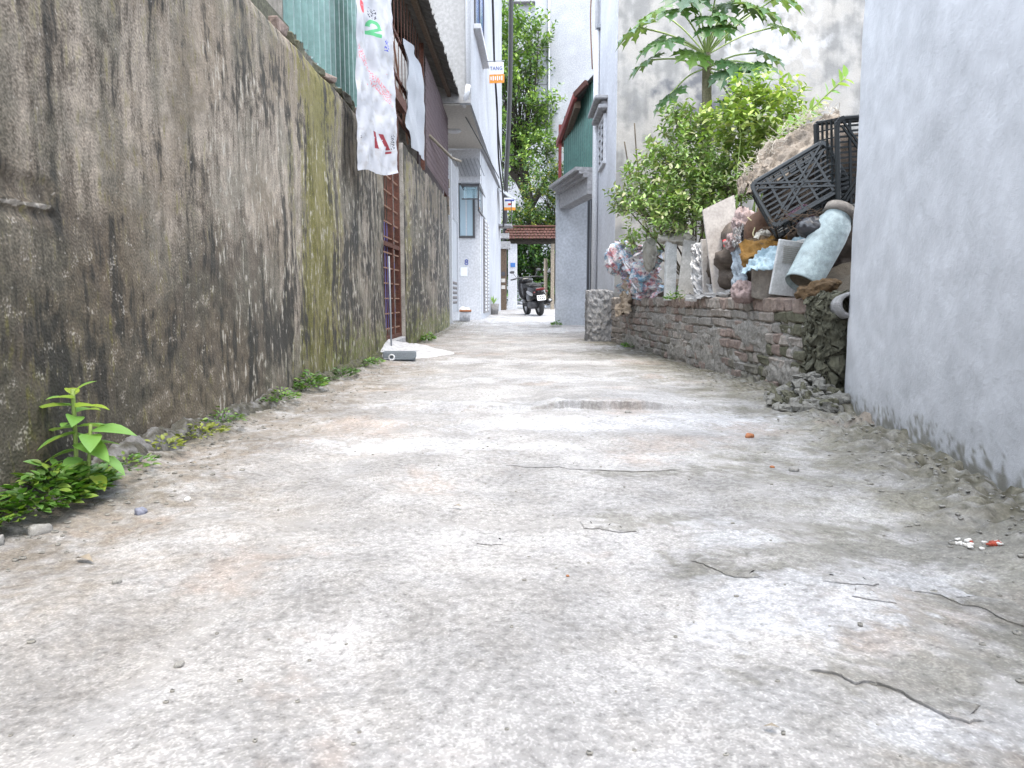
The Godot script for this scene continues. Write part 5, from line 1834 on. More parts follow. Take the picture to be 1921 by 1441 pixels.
	single("red_cup", tube_mesh([Vector3(1.575, 1.04, -6.02), Vector3(1.605, 0.93, -5.99)], [0.016, 0.024]), M.red_cup, "small red plastic cup beside the plywood board", "cup")
	single("blue_rag", merge([drape(14, 26, Vector3(1.57, 0.57, -5.72), Vector3(1.66, 0.57, -5.6), Vector3(1.64, 0.97, -5.72), Vector3(1.575, 0.97, -5.8), 0.035, 1.8, 13, 0.008, 0.03)]), M.blue_cloth, "pale blue rag hanging down beside the plywood board", "rag")
	single("pink_rag", merge([rag(Vector3(1.665, 1.13, -5.85), Vector3(0.07, 0.11, 0.08), 31, 0.05, 10.0), rag(Vector3(1.60, 1.00, -5.8), Vector3(0.06, 0.06, 0.07), 32, 0.05, 10.0)]), M.pink_rag, "dusty pink rag bundle on top of the plywood board", "rag")
	var pot := thing("clay_jar", "dark brown clay jar half hidden under the tipped crate", "jar")
	s = ST(true)
	lathe(s, [Vector2(0.0, 0.0), Vector2(0.10, 0.0), Vector2(0.16, 0.14), Vector2(0.15, 0.26), Vector2(0.10, 0.33), Vector2(0.12, 0.37), Vector2(0.09, 0.37), Vector2(0.08, 0.30)], 26, Transform3D(Basis.from_euler(Vector3(0.2, 0, -0.35)).scaled(Vector3.ONE * 0.72), Vector3(1.66, 0.96, -5.55)))
	part("body", s, M.brown_pot, pot)
	single("pale_sack", merge([rag(Vector3(1.67, 0.985, -5.35), Vector3(0.06, 0.07, 0.06), 41, 0.03, 9.0)]), M.straw, "small pale crumpled sack above the yellow cushion", "sack")
	single("crumpled_netting", merge([rag(Vector3(1.72, 0.95, -5.3), Vector3(0.18, 0.05, 0.12), 45, 0.05, 9.0)]), M.log, "brown dry netting behind the yellow cushion", "netting")
	single("dirty_pile", merge([rag(Vector3(2.05, 0.82, -5.2), Vector3(0.32, 0.28, 0.30), 51, 0.10, 4.0, 48), rag(Vector3(1.85, 0.85, -6.2), Vector3(0.32, 0.32, 0.5), 52, 0.10, 4.0, 48)]), M.rubbish_brown, "brown pile of rotting rubbish beneath the crates", "rubbish")
	single("added_rag_bundle", rag(Vector3(1.90, 1.25, -5.30), Vector3(0.26, 0.20, 0.10), 61, 0.06, 6.0), M.rubbish_brown, "brown rag bundle added to darken the inside of the tipped crate", "rags")  # added lump that darkens the view through the tipped crate
	single("purple_bag", rag(Vector3(1.83, 1.13, -5.06), Vector3(0.10, 0.06, 0.05), 62, 0.03, 9.0), M.purple_bag, "dark purple bag inside the tipped crate", "bag")
	single("added_rag_lump", rag(Vector3(2.14, 1.40, -5.12), Vector3(0.20, 0.28, 0.06), 63, 0.03, 5.0), M.rubbish_brown, "brown rag lump added to darken the view behind the upright crate", "carton")  # added rag lump, darkens the view through the upright crate
	s = ST(true)
	tube(s, smooth_line([Vector3(1.60, 1.16, -5.5), Vector3(1.64, 1.10, -5.45), Vector3(1.62, 1.03, -5.42), Vector3(1.67, 0.98, -5.40), Vector3(1.72, 0.93, -5.36)]), 0.005, 5)
	single("dangling_string", s, M.cord, "thin yellow string dangling below the tipped crate", "string")
	s = ST()
	for k in 70:
		var p := Vector3(rng.randf_range(1.55, 1.95), rng.randf_range(1.0, 1.12), rng.randf_range(-4.9, -4.6))
		bar(s, p, p + Vector3(rng.randf_range(-0.12, 0.12), rng.randf_range(-0.07, 0.04), rng.randf_range(-0.05, 0.05)), 0.004, 0.004)
	for k in 60:
		var u := rng.randf_range(1.5, 5.9)
		var p := wall_at(u) + Vector3(rng.randf_range(0.0, 0.1), 0.60, 0)
		bar(s, p, p + Vector3(rng.randf_range(-0.05, 0.05), rng.randf_range(-0.01, 0.04), rng.randf_range(-0.1, 0.1)), 0.004, 0.004)
	tag(single("dry_twigs", s, M.timber, "dry brown twigs scattered over the heap and wall top", "twigs"), "", "", "", "stuff")

func tube_mesh(p: Array, r) -> SurfaceTool:
	var s := ST(true)
	tube(s, p, r, 12)
	return s

# ---------------------------------------------------------------- plants
func leaf_shape(w: float, fold := 0.25, droop := 0.15) -> ArrayMesh:   # unit leaf along +z
	var s := ST(true)
	var n := 5
	var L := []
	var R := []
	var C := []
	for i in n + 1:
		var t := float(i) / n
		var hw := w * 0.5 * pow(sin(PI * pow(t, 0.75)), 0.9) if i > 0 and i < n else 0.0
		var y := -droop * t * t
		C.append(Vector3(0, y, t))
		L.append(Vector3(-hw, y + hw * fold, t))
		R.append(Vector3(hw, y + hw * fold, t))
	for i in n:
		if i > 0:
			tri(s, L[i], C[i], L[i + 1]); tri(s, C[i], R[i], R[i + 1])
		tri(s, C[i], C[i + 1], L[i + 1]); tri(s, C[i], R[i + 1], C[i + 1])
	return as_mesh(s)

func leaf_card() -> ArrayMesh:   # cheap leaf for far crowns
	var s := ST()
	tri(s, Vector3.ZERO, Vector3(0.28, 0.05, 0.45), Vector3(0, -0.02, 1))
	tri(s, Vector3.ZERO, Vector3(0, -0.02, 1), Vector3(-0.28, 0.05, 0.45))
	return as_mesh(s)

func leaves(called: String, parent: Node, mesh: Mesh, xfs: Array, cols: Array, m: Material):
	var mm := MultiMesh.new()
	mm.transform_format = MultiMesh.TRANSFORM_3D
	mm.use_colors = true
	mm.mesh = mesh
	mm.instance_count = xfs.size()
	for i in xfs.size():
		mm.set_instance_transform(i, xfs[i])
		mm.set_instance_color(i, cols[i])
	var o := MultiMeshInstance3D.new()
	o.name = called
	o.multimesh = mm
	o.material_override = m
	parent.add_child(o, true)
	o.set_meta("kind", "stuff")
	return o

func face_dir(dir: Vector3, roll: float) -> Basis:
	dir = dir.normalized()
	var up := Vector3.UP if absf(dir.y) < 0.95 else Vector3.RIGHT
	var x := up.cross(dir).normalized()
	return Basis(x, dir.cross(x), dir) * Basis(Vector3.BACK, roll)

func rand_dir() -> Vector3:
	var z := rng.randf_range(-1, 1)
	var a := rng.randf() * TAU
	var r := sqrt(1.0 - z * z)
	return Vector3(r * cos(a), z, r * sin(a))

# clumps: [centre, radius vector, leaf count]; twigs run from base to each clump
func foliage(parent: Node, base: Vector3, clumps: Array, size: Vector2, mesh: Mesh, pal: Array, m: Material, stem: Material, sr: float):
	var xfs := []
	var cols := []
	var s := ST(true)
	for c in clumps:
		var mid: Vector3 = base.lerp(c[0], 0.5) + Vector3(rng.randf_range(-0.1, 0.1), 0.05, rng.randf_range(-0.1, 0.1)) * base.distance_to(c[0])
		tube(s, smooth_line([base, mid, c[0]]), [sr, sr, sr * 0.9, sr * 0.8, sr * 0.7, sr * 0.6, sr * 0.5, sr * 0.4, sr * 0.3], 5)
		var tone := rng.randf_range(0.75, 1.25)
		var sprigs := maxi(1, int(c[2] / 9.0))
		for k in sprigs:
			var dir := rand_dir()
			if dir.y < -0.3: dir.y *= -0.5
			dir = dir.normalized()
			var tip: Vector3 = c[0] + dir * c[1] * pow(rng.randf(), 0.4)
			var go: Vector3 = (dir + Vector3(0, 0.7, 0) + rand_dir() * 0.4).normalized()
			var ll := rng.randf_range(size.x, size.y)
			if sr > 0.0 and k % 3 == 0: tube(s, [c[0], tip - go * ll, tip + go * ll * 2.0], [sr * 0.3, sr * 0.25, sr * 0.1], 4, false)
			for q in 9:
				var at := tip + go * ll * (q * 0.28)
				var side := go.cross(Vector3.UP).rotated(go, q * 2.4 + k).normalized()
				var ld: Vector3 = (side + go * 0.55 + Vector3(0, rng.randf_range(-0.2, 0.25), 0)).normalized()
				var sz := rng.randf_range(size.x, size.y) * (1.0 if q < 7 else 0.75)
				xfs.append(Transform3D(face_dir(ld, rng.randf_range(-0.5, 0.5)).scaled(Vector3.ONE * sz), at))
				var p: Color = pal[rng.randi() % pal.size()]
				var f := tone * rng.randf_range(0.75, 1.25)
				cols.append(Color(p.r * f, p.g * f, p.b * f))
	if sr > 0.0: part("stem", s, stem, parent)
	leaves("foliage", parent, mesh, xfs, cols, m)

func papaya_leaf(R: float) -> ArrayMesh:   # palmate, lobed again; stalk joins at the origin, blade spreads in xz, centre lobe along +z
	var s := ST()
	var lobes := 9
	for k in lobes:
		var a := deg_to_rad(-140.0 + 280.0 * k / (lobes - 1))
		var L := R * (1.0 - 0.45 * pow(absf(k - 4.0) / 4.0, 1.4))
		var dir := Vector3(sin(a), 0, cos(a))
		var side := Vector3(cos(a), 0, -sin(a))
		var prof := [[0.0, 0.0], [0.25, 0.12], [0.42, 0.12], [0.58, 0.30], [0.62, 0.13], [0.80, 0.21], [0.84, 0.07], [1.0, 0.0]]
		var pt := func(t: float, w: float, sg: float) -> Vector3:
			var p: Vector3 = dir * (t * L) + side * (w * L * sg)
			p.y = -0.28 * R * pow(t, 2.0) * (L / R) + 0.35 * absf(w) * L
			return p
		for sg in [-1.0, 1.0]:
			for i in prof.size() - 1:
				var p: Array = prof[i]
				var q: Array = prof[i + 1]
				var c0: Vector3 = pt.call(p[0], 0.0, 1.0)
				var c1: Vector3 = pt.call(q[0], 0.0, 1.0)
				var e0: Vector3 = pt.call(p[0], p[1], sg)
				var e1: Vector3 = pt.call(q[0], q[1], sg)
				if sg > 0: quad(s, c0, e0, e1, c1)
				else: quad(s, c0, c1, e1, e0)
	return as_mesh(s)

func build_plants():
	var small := leaf_shape(0.42)
	var wide := leaf_shape(0.5, 0.3, 0.2)
	var card := leaf_card()
	# papaya
	var p := thing("papaya_tree", "papaya tree with large lobed leaves in front of the cement wall", "tree", Vector3(1.93, 0.80, -8.25))
	var s := ST(true)
	tube(s, smooth_line([Vector3(0, -0.2, 0), Vector3(0.03, 0.8, 0.02), Vector3(0.0, 1.7, 0.0), Vector3(-0.02, 2.35, 0)]), [0.07, 0.068, 0.066, 0.064, 0.062, 0.06, 0.058, 0.056, 0.054, 0.052, 0.05, 0.046, 0.04], 12)
	part("trunk", s, M.papaya_bark, p)
	var lm := [papaya_leaf(0.36), papaya_leaf(0.31), papaya_leaf(0.26)]
	var L := [[-0.88, 2.62, 0.10, 0], [-0.62, 2.95, -0.2, 0], [-0.78, 2.22, 0.15, 1], [-0.35, 2.85, 0.35, 0], [0.0, 3.0, 0.3, 1], [0.22, 2.92, -0.3, 0], [0.50, 2.78, 0.25, 0], [0.80, 2.98, 0.05, 0], [0.62, 2.28, 0.2, 1], [0.25, 2.12, 0.30, 0], [-0.25, 2.25, 0.3, 1], [-0.12, 2.62, 0.40, 2], [0.42, 1.92, 0.1, 1], [-0.5, 1.82, 0.15, 1], [0.28, 1.62, 0.25, 0], [0.95, 2.75, -0.2, 1], [0.1, 2.6, 0.45, 2], [-0.62, 2.62, -0.3, 1], [0.6, 1.65, -0.1, 1], [-0.05, 2.5, 0.42, 1], [-0.45, 2.75, 0.3, 1], [0.35, 2.75, 0.35, 1], [-0.2, 2.95, 0.15, 2], [0.15, 2.85, 0.2, 2], [0.45, 2.1, 0.35, 1], [-0.6, 2.4, 0.3, 1], [0.12, 2.0, 0.4, 1]]
	for q in L:
		var top := Vector3(-0.02, 2.33, 0)
		var e := Vector3(q[0] * 0.84, 2.33 + (q[1] - 2.33) * 0.85, q[2])
		if q[1] < 2.3: top.y = 2.2
		var dir := (e - top)
		var lf := part("leaf", lm[q[3]], [M.papaya_leaf, M.papaya_leaf_young, M.papaya_leaf_dark, M.papaya_leaf][rng.randi() % 4], p)
		var fwd := Vector3(dir.x, dir.y * 0.25 - 0.42, dir.z + 0.30).normalized()
		lf.transform = Transform3D(face_dir(fwd, rng.randf_range(-0.35, 0.35)), e)
		s = ST(true)
		tube(s, smooth_line([top, top.lerp(e, 0.5) + Vector3(0, 0.05, 0), e]), 0.009, 6)
		part("petiole", s, M.petiole, p)

	# shrubs on the plot
	var sh := thing("dense_shrub", "dense small-leaved green shrub spilling over the brick wall", "shrub")
	var cl := []
	for q in [[1.25, 1.65, -7.7, 0.26, 260], [1.48, 1.85, -7.6, 0.30, 360], [1.55, 1.50, -7.4, 0.32, 420], [1.30, 1.35, -7.5, 0.28, 330], [1.72, 1.75, -7.5, 0.30, 360], [1.80, 1.45, -7.3, 0.30, 360], [1.60, 2.15, -7.7, 0.24, 230], [1.42, 1.22, -7.2, 0.22, 220], [1.08, 1.45, -7.8, 0.20, 160], [1.22, 1.10, -7.9, 0.20, 150], [1.95, 1.55, -7.2, 0.28, 300], [1.65, 1.25, -7.1, 0.22, 220], [1.52, 2.35, -7.8, 0.13, 60], [1.75, 2.1, -7.6, 0.2, 150]]:
		cl.append([Vector3(q[0], q[1], q[2]), Vector3.ONE * q[3] * 1.04, q[4] * 2.2])
	foliage(sh, Vector3(1.70, 0.65, -7.6), cl, Vector2(0.048, 0.085), small, [Color(0.251, 0.366, 0.115), Color(0.326, 0.460, 0.144), Color(0.210, 0.315, 0.113), Color(0.346, 0.397, 0.173), Color(0.365, 0.362, 0.213), Color(0.196, 0.282, 0.109)], M.leaf, M.bark, 0.014)
	sh = thing("tall_shrub", "taller bright green shrub with broader leaves right of the papaya trunk", "shrub")
	cl = []
	for q in [[2.02, 1.95, -7.2, 0.24, 150], [2.20, 2.15, -7.1, 0.22, 130], [2.32, 1.95, -7.0, 0.22, 130], [2.12, 2.42, -7.2, 0.12, 55], [2.05, 2.28, -7.25, 0.14, 60], [2.35, 2.25, -7.0, 0.14, 60], [2.20, 1.75, -7.1, 0.25, 150], [1.90, 2.2, -7.3, 0.14, 60], [2.45, 2.08, -7.0, 0.14, 60], [2.42, 1.85, -6.7, 0.16, 70], [1.95, 2.05, -7.0, 0.2, 90], [2.28, 2.36, -7.0, 0.12, 40]]:
		cl.append([Vector3(q[0], q[1], q[2]), Vector3.ONE * q[3], q[4] * 2])
	foliage(sh, Vector3(2.1, 0.75, -7.2), cl, Vector2(0.06, 0.10), wide, [Color(0.241, 0.330, 0.086), Color(0.338, 0.426, 0.096), Color(0.196, 0.263, 0.086), Color(0.423, 0.445, 0.170)], M.leaf, M.stem_green, 0.012)
	# single leafy branch reaching right
	var br := thing("leafy_branch", "slender leafy branch reaching up towards the grey wall", "branch")
	s = ST(true)
	var path := smooth_line([Vector3(2.02, 1.55, -6.6), Vector3(2.10, 1.90, -6.5), Vector3(2.35, 2.12, -6.45), Vector3(2.62, 2.38, -6.4)])
	tube(s, path, 0.007, 6)
	part("stem", s, M.stem_green, br)
	for k in 22:
		var t := 0.35 + 0.65 * k / 21.0
		var at: Vector3 = path[int(t * (path.size() - 1))].lerp(path[mini(int(t * (path.size() - 1)) + 1, path.size() - 1)], fmod(t * (path.size() - 1), 1.0))
		var ld := Vector3(0.5, 0.45, 0.0).rotated(Vector3.BACK, 0.9 * (1 if k % 2 else -1)) + Vector3(0, 0, rng.randf_range(-0.3, 0.5))
		var lf := part("leaf", wide, M.weed_leaf, br)
		lf.transform = Transform3D(face_dir(ld, rng.randf_range(-0.8, 0.8)).scaled(Vector3.ONE * rng.randf_range(0.08, 0.11)), at)
	# dead twigs by the cement wall
	var dt := thing("bare_twigs", "bare dead twigs standing against the cement wall", "twigs")
	for q in [[Vector3(1.60, 1.2, -9.3), Vector3(1.42, 2.0, -9.5), Vector3(1.34, 2.72, -9.5)], [Vector3(1.60, 1.2, -9.3), Vector3(1.35, 1.9, -9.5), Vector3(1.22, 2.5, -9.5)], [Vector3(1.42, 2.1, -9.5), Vector3(1.60, 2.38, -9.5), Vector3(1.72, 2.30, -9.5), Vector3(1.75, 2.12, -9.5)]]:
		s = ST(true)
		tube(s, smooth_line(q), 0.009, 5)
		part("twig", s, M.bark, dt)

	# trees at the far end
	var t1 := thing("broad_tree", "tall green tree rising between the houses at the alley end", "tree", Vector3(0.55, 0, -31.5))
	s = ST(true)
	tube(s, smooth_line([Vector3(0, -0.2, 0), Vector3(-0.1, 2.5, 0), Vector3(-0.4, 4.6, 0), Vector3(-0.9, 7.5, 0)]), [0.30, 0.29, 0.28, 0.27, 0.26, 0.25, 0.24, 0.23, 0.21, 0.19, 0.17, 0.15, 0.12], 10)
	part("trunk", s, M.bark_dark, t1)
	for q in [[Vector3(-0.25, 4.0, 0), Vector3(-0.9, 5.4, 0.3), Vector3(-2.0, 6.4, 0.3)], [Vector3(-0.3, 4.4, 0), Vector3(0.6, 6.0, 0.2), Vector3(0.9, 8.0, 0)], [Vector3(-0.4, 4.9, 0), Vector3(-1.5, 7.0, -0.4), Vector3(-2.0, 9.5, 0)]]:
		s = ST(true)
		tube(s, smooth_line(q), [0.15, 0.14, 0.13, 0.12, 0.11, 0.10, 0.09, 0.07, 0.05], 8)
		part("limb", s, M.bark_dark, t1)
	cl = []
	for k in 84:
		var f := float(k) / 84
		cl.append([Vector3(rng.randf_range(-2.2, 0.1 + 0.3 * (1.0 - f)), 5.4 + 6.1 * f + rng.randf_range(-0.4, 0.4), rng.randf_range(-1.2, 1.6)), Vector3.ONE * rng.randf_range(0.4, 0.75), 130])
	foliage(t1, Vector3(-0.7, 6.5, 0), cl, Vector2(0.15, 0.25), card, [Color(0.141, 0.230, 0.060), Color(0.197, 0.309, 0.071), Color(0.283, 0.389, 0.083), Color(0.099, 0.174, 0.060)], M.leaf, M.bark_dark, 0.03)
	var t2 := thing("dark_tree", "darker leafy tree above the tiled gate roof", "tree", Vector3(1.3, 0.1, -28.5))
	s = ST(true)
	tube(s, smooth_line([Vector3(0, -0.2, 0), Vector3(-0.1, 1.5, 0), Vector3(-0.3, 3.4, 0)]), [0.16, 0.15, 0.15, 0.14, 0.13, 0.12, 0.11, 0.1, 0.08], 8)
	part("trunk", s, M.bark_dark, t2)
	cl = []
	for k in 44:
		cl.append([Vector3(rng.randf_range(-1.9, 0.9), rng.randf_range(2.7, 5.6), rng.randf_range(-0.8, 0.8)), Vector3.ONE * rng.randf_range(0.35, 0.6), 150])
		if cl[-1][0].x < -0.9 and cl[-1][0].y > 4.0: cl[-1][0].y -= 1.6
	foliage(t2, Vector3(-0.2, 3.0, 0), cl, Vector2(0.11, 0.18), card, [Color(0.062, 0.124, 0.035), Color(0.097, 0.173, 0.040), Color(0.045, 0.090, 0.031), Color(0.230, 0.245, 0.040)], M.leaf, M.bark_dark, 0.025)
	var t3 := thing("garden_shrub", "garden shrubbery seen through the tiled gate", "shrub", Vector3(0.4, 0.15, -29.0))
	cl = []
	for k in 70:
		cl.append([Vector3(rng.randf_range(-1.7, 1.3), rng.randf_range(0.2, 2.9), rng.randf_range(-0.7, 0.7)), Vector3.ONE * rng.randf_range(0.3, 0.5), 130])
	foliage(t3, Vector3(0, 0.1, 0), cl, Vector2(0.12, 0.24), card, [Color(0.062, 0.140, 0.035), Color(0.116, 0.221, 0.040), Color(0.045, 0.098, 0.040)], M.leaf, M.bark_dark, 0.02)

	# tall weed at the foot of the stained wall
	var wd := thing("tall_weed", "tall bright green leafy weed at the near foot of the stained wall", "weed", Vector3(-1.31, 0.02, -2.12))
	s = ST(true)
	tube(s, smooth_line([Vector3(-0.01, 0, 0), Vector3(0.0, 0.12, 0), Vector3(0.005, 0.30, 0.005)]), 0.006, 6)
	tube(s, smooth_line([Vector3(0.03, 0, 0.02), Vector3(0.055, 0.10, 0.03), Vector3(0.06, 0.20, 0.02)]), 0.005, 6)
	part("stem", s, M.stem_green, wd)
	var W := [[0, 0.29, 10, 0.07, 0.9], [0, 0.28, 130, 0.08, 0.5], [0, 0.27, 250, 0.09, 0.4], [0, 0.25, 190, 0.12, 0.15], [0, 0.245, 350, 0.12, 0.25], [0, 0.23, 80, 0.10, 0.2], [0, 0.22, 300, 0.10, 0.1], [0, 0.19, 20, 0.14, 0.05], [0, 0.185, 165, 0.12, 0.05], [0, 0.17, 240, 0.12, 0.0], [0, 0.16, 100, 0.10, 0.1], [0, 0.14, 330, 0.15, 0.0], [0, 0.12, 200, 0.10, -0.1], [0, 0.10, 280, 0.10, -0.2], [1, 0.18, 0, 0.13, 0.15], [1, 0.17, 300, 0.12, 0.0], [1, 0.14, 60, 0.09, 0.1], [1, 0.11, 345, 0.13, -0.15], [1, 0.09, 220, 0.09, -0.1], [0, 0.07, 180, 0.09, -0.1], [0, 0.06, 260, 0.09, -0.1], [1, 0.05, 320, 0.09, -0.1], [0, 0.20, 275, 0.09, 0.3]]
	for q in W:
		var a := deg_to_rad(q[2])
		var lf := part("leaf", leaf_shape(0.50, 0.3, 0.28), M.weed_leaf_yellow if rng.randf() < 0.18 else M.weed_leaf, wd)
		lf.transform = Transform3D(face_dir(Vector3(cos(a), q[4], -sin(a)), rng.randf_range(-0.3, 0.3)).scaled(Vector3.ONE * q[3] * 0.98), Vector3(0.005 if q[0] == 0 else 0.058, q[1], 0.02 * q[0]))
	var spots := [
		[-1.31, 1.98, 0.28, 0.10, 800, 0.036, "low green weeds crowding around the tall leafy weed"],
		[-1.30, 2.36, 0.13, 0.04, 130, 0.022, "thin weeds trailing just beyond the tall leafy weed"],
		[-1.325, 2.66, 0.07, 0.05, 60, 0.026, "yellowish weed tuft on the mortar at the wall foot"],
		[-1.31, 2.95, 0.15, 0.05, 170, 0.022, "green weed tuft nearest after the yellowish one along the wall"],
		[-1.33, 3.22, 0.10, 0.06, 120, 0.022, "small weed tuft clinging slightly higher on the wall foot"],
		[-1.31, 3.95, 0.16, 0.06, 170, 0.026, "bright weed tuft midway along the stained wall foot"],
		[-1.32, 4.55, 0.20, 0.11, 240, 0.034, "biggest bright weed tuft far along the stained wall foot"],
		[-1.32, 5.35, 0.28, 0.07, 200, 0.032, "dark weeds at the mossy end of the stained wall"],
		[-1.31, 6.3, 0.30, 0.05, 140, 0.032, "last thin weeds before the rusty gate"],
		[-1.33, 10.2, 0.30, 0.13, 160, 0.045, "weeds with pale leaves at the foot of the second stained wall"],
		[0.62, 14.9, 0.2, 0.10, 120, 0.05, "grass tuft at the foot of the grey gate pier"],
		[1.38, 6.9, 0.16, 0.12, 120, 0.035, "small weed growing out of the brick wall top"],
		[1.24, 8.9, 0.25, 0.06, 120, 0.035, "weeds along the far foot of the brick wall"],
	]
	for q in spots:
		var cp := thing("weed_tuft", q[6], "weeds", Vector3(q[0], gh(q[0], q[1]) + (0.57 if q[1] == 6.9 else 0.02), -q[1]), 0.0, "weed tufts along the alley edges")
		var xfs := []
		var cols := []
		for k in q[4]:
			var r := sqrt(rng.randf())
			var a := rng.randf() * TAU
			var at := Vector3(cos(a) * r * minf(q[2], 0.09), rng.randf() * q[3] * (1.1 - r), sin(a) * r * q[2])
			var ld := Vector3(cos(a), rng.randf_range(0.0, 0.9), sin(a))
			xfs.append(Transform3D(face_dir(ld, rng.randf_range(-0.6, 0.6)).scaled(Vector3.ONE * q[5] * rng.randf_range(0.6, 1.3)), at))
			var f := rng.randf_range(0.7, 1.3)
			var c: Color = Color(0.091, 0.190, 0.036) if rng.randf() < 0.7 else Color(0.157, 0.235, 0.039)
			if "yellowish" in q[6]: c = Color(0.216, 0.248, 0.039)
			if "dark" in q[6]: c = Color(0.065, 0.125, 0.033)
			cols.append(Color(c.r * f, c.g * f, c.b * f))
		leaves("foliage", cp, wide, xfs, cols, M.leaf)

# ---------------------------------------------------------------- scooter
func build_scooter():
	var t := thing("parked_scooter", "black motor scooter parked before the tiled gate, seen from behind", "scooter", Vector3(0.24, gy(20.2) + 0.0, -20.2))
	t.transform.basis = Basis(Vector3.UP, 0.27) * Basis(Vector3.BACK, 0.11) * Basis.from_scale(Vector3(1.2, 1.0, 1.0))
	var s: SurfaceTool
	for z in [0.60, -0.62]:
		var xf := Transform3D(Basis(Vector3.BACK, PI / 2), Vector3(0, 0.25, z))
		s = ST(true)
		var prof := []
		for k in 13:
			var a := TAU * k / 12
			prof.append(Vector2(0.205 + 0.05 * cos(a), 0.055 * sin(a)))
		lathe(s, prof, 28, xf)
		var w := part("wheel", s, M.rubber, t)
		s = ST(true)
		lathe(s, [Vector2(0.17, 0.03), Vector2(0.15, 0.02), Vector2(0.04, 0.03), Vector2(0.0, 0.03)], 24, xf)
		lathe(s, [Vector2(0.17, -0.03), Vector2(0.15, -0.02), Vector2(0.04, -0.03), Vector2(0.0, -0.03)], 24, xf)
		part("rim", s, M.chrome, w)
	part("tail_body", merge([lump(Vector3(0, 0.66, 0.42), Vector3(0.15, 0.13, 0.44), 0.75, 0.0, 1.0, 1, 30, Basis(Vector3.RIGHT, 0.12)), lump(Vector3(0, 0.50, 0.20), Vector3(0.15, 0.17, 0.34), 0.7, 0.0, 1.0, 1, 30)]), M.scooter_black, t)
	part("seat", lump(Vector3(0, 0.80, 0.22), Vector3(0.135, 0.055, 0.42), 0.7, 0.0, 1.0, 1, 30, Basis(Vector3.RIGHT, 0.10)), M.rubber, t)
	part("rear_fender", lump(Vector3(0, 0.50, 0.80), Vector3(0.08, 0.16, 0.05), 0.7, 0.0, 1.0, 1, 20, Basis(Vector3.RIGHT, -0.35)), M.scooter_black, t)
	part("tail_light", lump(Vector3(0, 0.69, 0.845), Vector3(0.11, 0.035, 0.025), 0.7, 0.0, 1.0, 1, 20), M.tail_red, t)
	s = ST()
	cbox(s, Vector3(-0.01, 0.47, 0.90), Vector3(0.19, 0.14, 0.008), 0.003, Basis(Vector3.RIGHT, -0.3))
	var pl := part("number_plate", s, M.plate_white, t)
	s = ST()
	for r in 2:
		for k in 4:
			box(s, Vector3(-0.07 + 0.04 * k, 0.50 - 0.055 * r, 0.898 + 0.018 * r), Vector3(0.022, 0.036, 0.006), Basis(Vector3.RIGHT, -0.3))
	part("characters", s, M.ink_black, pl)
	part("front_shield", merge([lump(Vector3(0, 0.70, -0.46), Vector3(0.20, 0.30, 0.09), 0.7, 0.0, 1.0, 1, 26, Basis(Vector3.RIGHT, -0.25)), lump(Vector3(0, 0.94, -0.48), Vector3(0.17, 0.09, 0.11), 0.8, 0.0, 1.0, 1, 26)]), M.scooter_black, t)
	s = ST()
	cbox(s, Vector3(0, 0.30, -0.12), Vector3(0.30, 0.10, 0.55), 0.02)
	part("footboard", s, M.rubber, t)
	part("front_fender", lump(Vector3(0, 0.42, -0.62), Vector3(0.075, 0.11, 0.22), 0.8, 0.0, 1.0, 1, 20), M.scooter_black, t)
	part("engine", lump(Vector3(-0.09, 0.29, 0.42), Vector3(0.10, 0.10, 0.26), 0.6, 0.0, 1.0, 1, 20), M.dark_metal, t)
	s = ST(true)
	tube(s, [Vector3(0.17, 0.28, 0.10), Vector3(0.18, 0.32, 0.42), Vector3(0.19, 0.38, 0.82)], [0.03, 0.065, 0.06], 14)
	part("exhaust", s, M.scooter_black, t)
	s = ST(true)
	tube(s, [Vector3(0.192, 0.382, 0.822), Vector3(0.194, 0.387, 0.85)], [0.03, 0.03], 12)
	part("exhaust_tip", s, M.chrome, t)
	s = ST(true)
	tube(s, smooth_line([Vector3(-0.36, 1.0, -0.32), Vector3(-0.18, 1.03, -0.42), Vector3(0.18, 1.03, -0.42), Vector3(0.36, 1.0, -0.32)]), 0.014, 8)
	part("handlebar", s, M.dark_metal, t)
	for sx in [-1, 1]:
		s = ST(true)
		tube(s, [Vector3(sx * 0.25, 1.01, -0.37), Vector3(sx * 0.38, 0.995, -0.30)], 0.02, 8)
		part("grip", s, M.rubber, t)
		s = ST(true)
		tube(s, smooth_line([Vector3(sx * 0.22, 1.03, -0.40), Vector3(sx * 0.27, 1.14, -0.42), Vector3(sx * 0.30, 1.19, -0.42)]), 0.007, 6)
		part("mirror_arm", s, M.dark_metal, t)
		part("mirror", lump(Vector3(sx * 0.31, 1.20, -0.41), Vector3(0.055, 0.038, 0.012), 0.8, 0.0, 1.0, 1, 16), M.dark_metal, t)
		part("side_panel", lump(Vector3(sx * 0.145, 0.60, 0.40), Vector3(0.015, 0.05, 0.30), 0.8, 0.0, 1.0, 1, 16, Basis(Vector3.RIGHT, 0.15)), M.chrome, t)
		part("indicator", lump(Vector3(sx * 0.14, 0.62, 0.83), Vector3(0.03, 0.022, 0.03), 0.9, 0.0, 1.0, 1, 12), M.tail_red, t)
	s = ST(true)
	tube(s, smooth_line([Vector3(-0.13, 0.80, 0.45), Vector3(-0.12, 0.83, 0.72), Vector3(0.0, 0.84, 0.80), Vector3(0.12, 0.83, 0.72), Vector3(0.13, 0.80, 0.45)]), 0.014, 8)
	part("grab_rail", s, M.dark_metal, t)
	s = ST(true)
	tube(s, [Vector3(-0.13, 0.26, 0.05), Vector3(-0.24, 0.03, 0.14)], 0.011, 6)
	part("side_stand", s, M.dark_metal, t)

